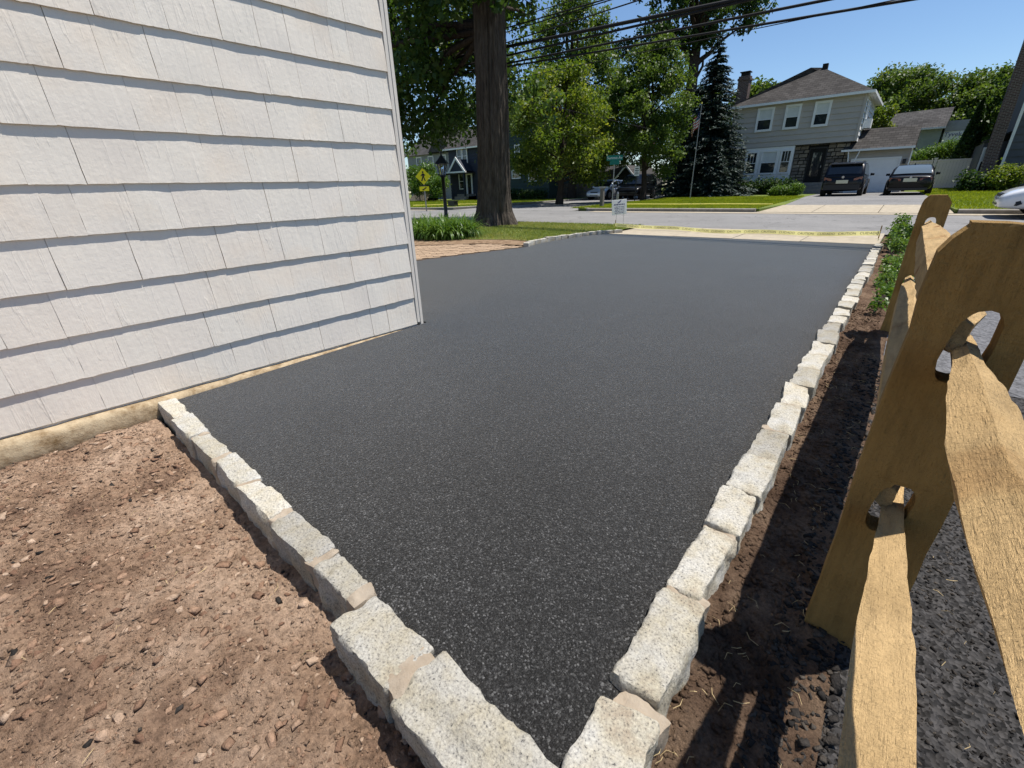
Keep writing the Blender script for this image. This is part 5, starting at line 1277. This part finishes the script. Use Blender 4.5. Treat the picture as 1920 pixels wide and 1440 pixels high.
# white vinyl fence
vf = thing('vinyl_fence', 'white vinyl panel fence between the garage and the right-hand house', 'fence', (1.0, 44, .05))
VW = M('white_vinyl', (.74, .70, .67), .5, .04, 3)
for (xa, xb) in ((-.62, .60), (.82, 2.62)): 
    n = int((xb - xa) / .16)
    for k in range(n): MB().box(xa + k * (xb - xa) / n + .003, 44.02, .2, xa + (k + 1) * (xb - xa) / n - .003, 44.05, 1.78).build('plank', VW, vf)
    MB().box(xa, 43.99, 1.78, xb, 44.08, 1.88).build('rail', VW, vf); MB().box(xa, 43.99, .12, xb, 44.08, .22).build('rail', VW, vf)
for x in (-.72, .71, 2.70): MB().box(x - .08, 43.95, 0, x + .08, 44.1, 1.95).build('post', VW, vf); MB().box(x - .1, 43.93, 1.95, x + .1, 44.12, 2.0).build('post_cap', WHITE, vf)
# low building behind + wrapped house
lb = thing('low_building', 'low building with long grey roof behind the garage', 'building', (-1.2, 53, .05))
MB().box(-2.8, 50, 0, .62, 56, 4.18).build('wall', M('pale_stucco', (.36, .40, .37), .8), lb)
ro = MB(); ro.add([(-3.0, 49.6, 4.2), (.75, 49.6, 4.2), (.95, 53, 5.75), (-2.6, 53, 5.65), (.9, 56.5, 4.2), (-3.0, 56.5, 4.2)], [(0, 1, 2, 3), (3, 2, 4, 5), (1, 4, 2)]); ro.build('roof', ROOF2, lb)
MB().box(-3.0, 49.55, 4.1, .76, 49.62, 4.22).build('gutter', WHITE, lb)
wh = thing('wrapped_house', 'house wall in white printed building wrap beside the narrow evergreen', 'house', (1.6, 54, .05))
MB().box(.8, 52, 0, 2.6, 57, 4.0).build('wall', WHITE, wh)
MB().box(.8, 51.97, 4.02, 2.6, 57, 4.72).build('upper_wall', M('grey_board', (.36, .35, .34), .8), wh)
text_mesh('lettering', 'Tyvek', .42, INKB, wh, (-.25, -2.012, 3.72), (rad(90), 0, 0))

# right-hand house with big chimney
rh = thing('brick_chimney_house', 'dark grey house with tall dark brick chimney at the right edge', 'house', (6, 41, .05))
MB().box(3.45, 38.3, 0, 14, 48, 6.2).build('wall', DGREY, rh)
for k in range(16):
    z = .3 + .36 * k; b = MB(); b.prism([(3.45, 38.29, z), (3.45, 38.24, z), (3.45, 38.29, z + .365)], (9, 0, 0)); b.build('siding_board', DGREY, rh)
MB().prism([(2.68, 37.7, 0), (3.30, 37.7, 0), (3.12, 37.7, 2.2), (2.98, 37.7, 7.6), (2.52, 37.7, 7.6), (2.62, 37.7, 2.0)], (0, .7, 0)).build('chimney', BRICK, rh)
MB().box(3.38, 38.2, 0, 3.50, 38.32, 6.2).build('corner_board', WHITE, rh)
ro = MB(); ro.add([(3.2, 37.8, 6.1), (14.4, 37.8, 6.1), (14.4, 43, 8.8), (3.2, 43, 8.8), (14.4, 48.4, 6.1), (3.2, 48.4, 6.1)], [(0, 1, 2, 3), (3, 2, 4, 5), (0, 3, 5)]); ro.build('roof', ROOF, rh)
MB().box(2.48, 39.0, 0, 3.44, 45, 2.55).build('side_porch_wall', DGREY, rh)
ro = MB(); ro.add([(2.36, 38.9, 2.6), (3.44, 38.9, 3.05), (3.44, 45, 3.05), (2.36, 45, 2.6), (2.36, 38.9, 2.50), (3.44, 38.9, 2.95)], [(0, 1, 2, 3), (0, 4, 5, 1)]); ro.build('side_porch_roof', ROOF2, rh)
window(rh, 2.52, 2.80, .9, 2.3, 38.98, .08, .5, 0, .05)

# ================================================================== CARS
def car(name, label, loc, rz, L, W, H, style, paint, glass=CGLASS, group=None, rear=True):
    t = thing(name, label, 'car', loc, rz, group); hw = W / 2; zb = .22 if style == 'suv' else .18
    belt = H * (.58 if style == 'suv' else .63)
    if style == 'suv': prof = [(-.5, .50, .80, .86), (-.485, .30, 1.0, .93), (-.44, .24, 1.0, .99), (-.2, .22, 1.0, 1.0), (.15, .22, .99, 1.0), (.26, .22, .97, 1.0), (.38, .23, .90, .98), (.46, .26, .82, .92), (.495, .34, .66, .80), (.5, .40, .56, .72)]
    else: prof = [(-.5, .42, .84, .82), (-.485, .28, .985, .90), (-.44, .22, 1.01, .97), (-.25, .19, 1.0, 1.0), (.1, .18, .99, 1.0), (.22, .18, .94, 1.0), (.34, .19, .86, .985), (.44, .20, .76, .93), (.485, .26, .62, .82), (.5, .32, .52, .70)]
    secs = []
    for (sx, b0, tp, wf) in prof:
        zt = belt * tp; w = hw * wf; z0 = zb + (b0 - .22) * .5 if style == 'suv' else zb + (b0 - .18) * .6
        h = zt - z0
        half = [(w * .84, z0), (w * .95, z0 + .10 * h), (w * .995, z0 + .34 * h), (w, z0 + .55 * h), (w * .985, z0 + .76 * h), (w * .945, z0 + .92 * h), (w * .86, zt), (w * .45, zt + .018), (0, zt + .024)]
        ring = [(sx * L, -a, z) for a, z in half] + [(sx * L, a, z) for a, z in half[::-1][1:]]
        secs.append(ring)
    b = MB().loft(secs).build('body', paint, t, True, local=True)
    m = b.modifiers.new('bevel_smooth', 'SUBSURF'); m.levels = 1; m.render_levels = 1
    # cabin
    if style == 'suv': cp = [(-.485, .0, .90), (-.43, .80, .86), (-.36, .97, .80), (-.1, 1.0, .80), (.08, .985, .80), (.16, .80, .82), (.29, .0, .90)]
    else: cp = [(-.40, .0, .88), (-.30, .62, .80), (-.20, .93, .74), (-.05, 1.0, .74), (.07, .985, .75), (.15, .70, .80), (.27, .0, .90)]
    secs = []; CH = H - belt
    for (sx, hz, wf) in cp:
        z1 = belt + CH * hz; w1 = hw * wf; w0 = hw * .93
        wt = w0 + (w1 - w0) * hz
        half = [(w0, belt - .06), (w0 + (wt - w0) * .15, belt + .0), (w0 + (wt - w0) * .5, belt + (z1 - belt) * .5), (wt, z1 - .05 * min(1, hz * 3)), (wt * .88, z1), (0, z1 + .02 * hz)]
        secs.append([(sx * L, -a, z) for a, z in half] + [(sx * L, a, z) for a, z in half[::-1][1:]])
    c = MB().loft(secs).build('cabin', paint, t, True, local=True)
    def on(sx, k, side, off=.012, ins=1.0):
        # point on cabin at station x, height fraction k of local height
        A = np.array(cp); hz = np.interp(sx, A[:, 0], A[:, 1]); wf = np.interp(sx, A[:, 0], A[:, 2]); w0 = hw * .93
        w1 = w0 + (hw * wf - w0) * hz; z = belt + CH * hz * k
        return (sx * L, side * (w0 + (w1 - w0) * k + off), z)
    # glass panes, thin slabs just proud of the cabin
    rx0, rx1 = (-.475, -.385) if style == 'suv' else (-.375, -.215)
    A = np.array(cp); hzf = lambda s_: float(np.interp(s_, A[:, 0], A[:, 1])); wff = lambda s_: float(np.interp(s_, A[:, 0], A[:, 2]))
    def endglass(nm, xa, xb, sgn):
        P = []
        for s_ in np.linspace(xa, xb, 4):
            z = belt + CH * hzf(s_); w = (hw * .93 + (hw * wff(s_) - hw * .93) * hzf(s_)) * .86
            P.append((s_ * L + sgn * .028, w, z + .018))
        v = []; 
        for (x, w, z) in P: v += [(x, -w, z), (x, -w * .4, z + .015), (x, w * .4, z + .015), (x, w, z)]
        f = [(4 * i + k, 4 * i + k + 1, 4 * i + k + 5, 4 * i + k + 4) for i in range(3) for k in range(3)]
        return mesh_obj(nm, v, f, glass if sgn < 0 else CGLASS, t, True, local=True)
    endglass('rear_window', rx0, rx1, -1); endglass('windscreen', *((.275, .10) if style == 'suv' else (.255, .09)), 1)
    sd = [(-.38, -.22), (-.205, -.03), (-.015, .15)] if style == 'suv' else [(-.27, -.17), (-.155, -.02), (-.005, .15)]
    for side in (-1, 1):
        for (a, e_) in sd:
            n = 4; v = []
            for s_ in np.linspace(a, e_, n):
                lo = on(s_, .10, side); hi = on(s_, .86, side); v += [lo, hi]
            mesh_obj('side_window', v, [(2 * i, 2 * i + 2, 2 * i + 3, 2 * i + 1) for i in range(n - 1)], CGLASS, t, local=True)
        # mirror
        MB().loft([[(x, side * (hw + .02), z) for x, z in ((.16 * L, belt + .02), (.20 * L, belt + .02), (.20 * L, belt + .14), (.16 * L, belt + .15))], [(x, side * (hw + .19), z) for x, z in ((.165 * L, belt + .03), (.19 * L, belt + .03), (.19 * L, belt + .13), (.165 * L, belt + .14))]]).build('mirror', paint, t, True, local=True)
        for hx in (-.12, .08): MB().box(hx * L - .10, side * hw * .985 - .012, belt * .80, hx * L + .06, side * hw * .985 + .012, belt * .80 + .03).build('door_handle', paint, t, local=True)
    wr = .36 if style == 'suv' else .32
    for sx in (-.30, .31):
        for side in (-1, 1):
            x = sx * L; ar_ = MB(); ar_.tube([(x, side * (hw - .20), wr + .02), (x, side * (hw + .004), wr + .02)], wr * 1.16, 20); ar_.build('wheel_arch', DARK, t, local=True)
            w_ = MB(); w_.tube([(x, side * (hw - .22), wr), (x, side * (hw - .20), wr), (x, side * (hw - .02), wr), (x, side * (hw + .012), wr)], [wr * .85, wr, wr, wr * .9], 22); wo = w_.build('wheel', RUBBER, t, True, local=True)
            MB().tube([(x, side * (hw + .0), wr), (x, side * (hw + .016), wr)], wr * .64, 18).build('rim', RIM, wo, local=True)
    xr = -.5 * L
    # rear details
    if style == 'suv':
        for side in (-1, 1):
            MB().loft([[(xr - .005, side * hw * .52, belt * .80), (xr - .005, side * hw * .52, belt * .90), (xr + .03, side * hw * .52, belt * .90), (xr + .03, side * hw * .52, belt * .80)], [(xr + .06, side * hw * .90, belt * .84), (xr + .06, side * hw * .90, belt * 1.0), (xr + .16, side * hw * .90, belt * 1.0), (xr + .16, side * hw * .90, belt * .84)]]).build('tail_light', REDL, t, local=True)
        MB().box(xr - .02, -hw * .86, .32, xr + .14, hw * .86, .56).build('rear_bumper', BLACK, t, local=True)
        MB().box(xr - .03, -.26, .62, xr - .012, .26, .78).build('licence_plate', PLATE, t, local=True)
        MB().tube([(xr - .012, -.0, .92), (xr - .03, 0, .92)], .06, 10).build('emblem', RIM, t, local=True)
        MB().loft([[(-.455 * L, -hw * .74, H - .10), (-.455 * L, hw * .74, H - .10), (-.455 * L, hw * .74, H - .065), (-.455 * L, -hw * .74, H - .065)], [(-.36 * L, -hw * .76, H - .06), (-.36 * L, hw * .76, H - .06), (-.36 * L, hw * .76, H + .01), (-.36 * L, -hw * .76, H + .01)]]).build('spoiler', paint, t, local=True)
        for side in (-1, 1): MB().tube([(-.33 * L, side * hw * .70, H + .03), (.03 * L, side * hw * .70, H + .04)], .018, 6).build('roof_rail', BLACK, t, local=True)
    else:
        for side in (-1, 1):
            MB().loft([[(xr + .0, side * hw * .38, belt * .76), (xr + .0, side * hw * .38, belt * .86), (xr + .04, side * hw * .38, belt * .86), (xr + .04, side * hw * .38, belt * .76)], [(xr + .06, side * hw * .88, belt * .74), (xr + .06, side * hw * .88, belt * .92), (xr + .18, side * hw * .88, belt * .92), (xr + .18, side * hw * .88, belt * .74)]]).build('tail_light', REDL, t, local=True)
            MB().box(xr - .01, side * hw * .62 - .08, .23, xr + .06, side * hw * .62 + .08, .29).build('exhaust_tip', RIM, t, local=True)
        MB().box(xr - .012, -hw * .80, .22, xr + .14, hw * .80, .34).build('rear_bumper', BLACK, t, local=True)
        MB().box(xr - .018, -.26, belt * .70, xr + .0, .26, belt * .70 + .16).build('licence_plate', PLATE, t, local=True)
        MB().tube([(xr - .0, 0, belt * .92), (xr - .02, 0, belt * .92)], .05, 10).build('emblem', RIM, t, local=True)
        MB().tube([(-.18 * L, 0, H - .0), (-.20 * L, 0, H + .07)], [.03, .008], 6).build('antenna_fin', BLACK, t, local=True)
    # front details
    xf = .5 * L
    MB().loft([[(xf - .16, -hw * .62, zb + .10), (xf - .16, hw * .62, zb + .10), (xf - .20, hw * .50, zb + .40), (xf - .20, -hw * .50, zb + .40)], [(xf - .005, -hw * .40, zb + .12), (xf - .005, hw * .40, zb + .12), (xf - .03, hw * .34, zb + .36), (xf - .03, -hw * .34, zb + .36)]]).build('grille', BLACK, t, local=True)
    for side in (-1, 1):
        MB().loft([[(xf - .14, side * hw * .50, belt * .60), (xf - .15, side * hw * .50, belt * .665), (xf - .10, side * hw * .50, belt * .655), (xf - .08, side * hw * .50, belt * .60)], [(xf - .52, side * hw * .87, belt * .735), (xf - .52, side * hw * .87, belt * .775), (xf - .44, side * hw * .90, belt * .765), (xf - .36, side * hw * .90, belt * .70)]]).build('headlight', HEADL, t, local=True)
    return t
NAVYP = mat_paint('dark_blue_paint', (0.003, 0.004, 0.009), .3, .35, 0)
BLACKP = mat_paint('black_paint', (0.0025, 0.0025, 0.003), .3, .35, 0)
WHITEP = mat_paint('white_car_paint', (0.70, 0.71, 0.73), 1.0, .3, 0)
SILV = mat_paint('silver_paint', (0.62, 0.63, 0.65), 1.0, .35, .3)
car('parked_suv', 'dark blue sport utility car parked left on the far driveway, rear towards the street', (-2.95, 32.7, .075), rad(90), 4.4, 1.84, 1.62, 'suv', NAVYP)
car('parked_sedan', 'black sedan parked right on the far driveway, rear towards the street', (-.22, 33.3, .075), rad(90), 4.7, 1.86, 1.40, 'sedan', BLACKP, CGLASSL)
car('parked_sedan', 'silver white sedan facing the junction on the side street', (-17.9, 33.2, -.016), rad(-95), 4.2, 1.72, 1.34, 'sedan', SILV)
car('parked_suv', 'dark sport utility car behind the silver white sedan', (-15.3, 32.4, -.016), rad(-84), 4.1, 1.80, 1.60, 'suv', BLACKP)
car('parked_sedan', 'black car half hidden in shade behind the oval tree', (-13.6, 38.5, -.016), rad(-100), 4.6, 1.82, 1.40, 'sedan', BLACKP)
# white car at the right edge: own front
wc = car('parked_coupe', 'white car nosing into the picture at the right edge of the street', (1.62 + 2.35, 16.7, -.016), rad(180), 4.7, 1.84, 1.36, 'sedan', WHITEP)
xf = 2.35
for side in (-1, 1):
    MB().loft([[(xf - .26, side * .74, .50), (xf - .22, side * .73, .46), (xf - .24, side * .79, .455), (xf - .28, side * .80, .49)], [(xf - .34, side * .80, .34), (xf - .24, side * .76, .29), (xf - .30, side * .865, .285), (xf - .38, side * .885, .33)]]).build('side_intake', BLACK, wc, local=True)
print('objects', len(bpy.data.objects))
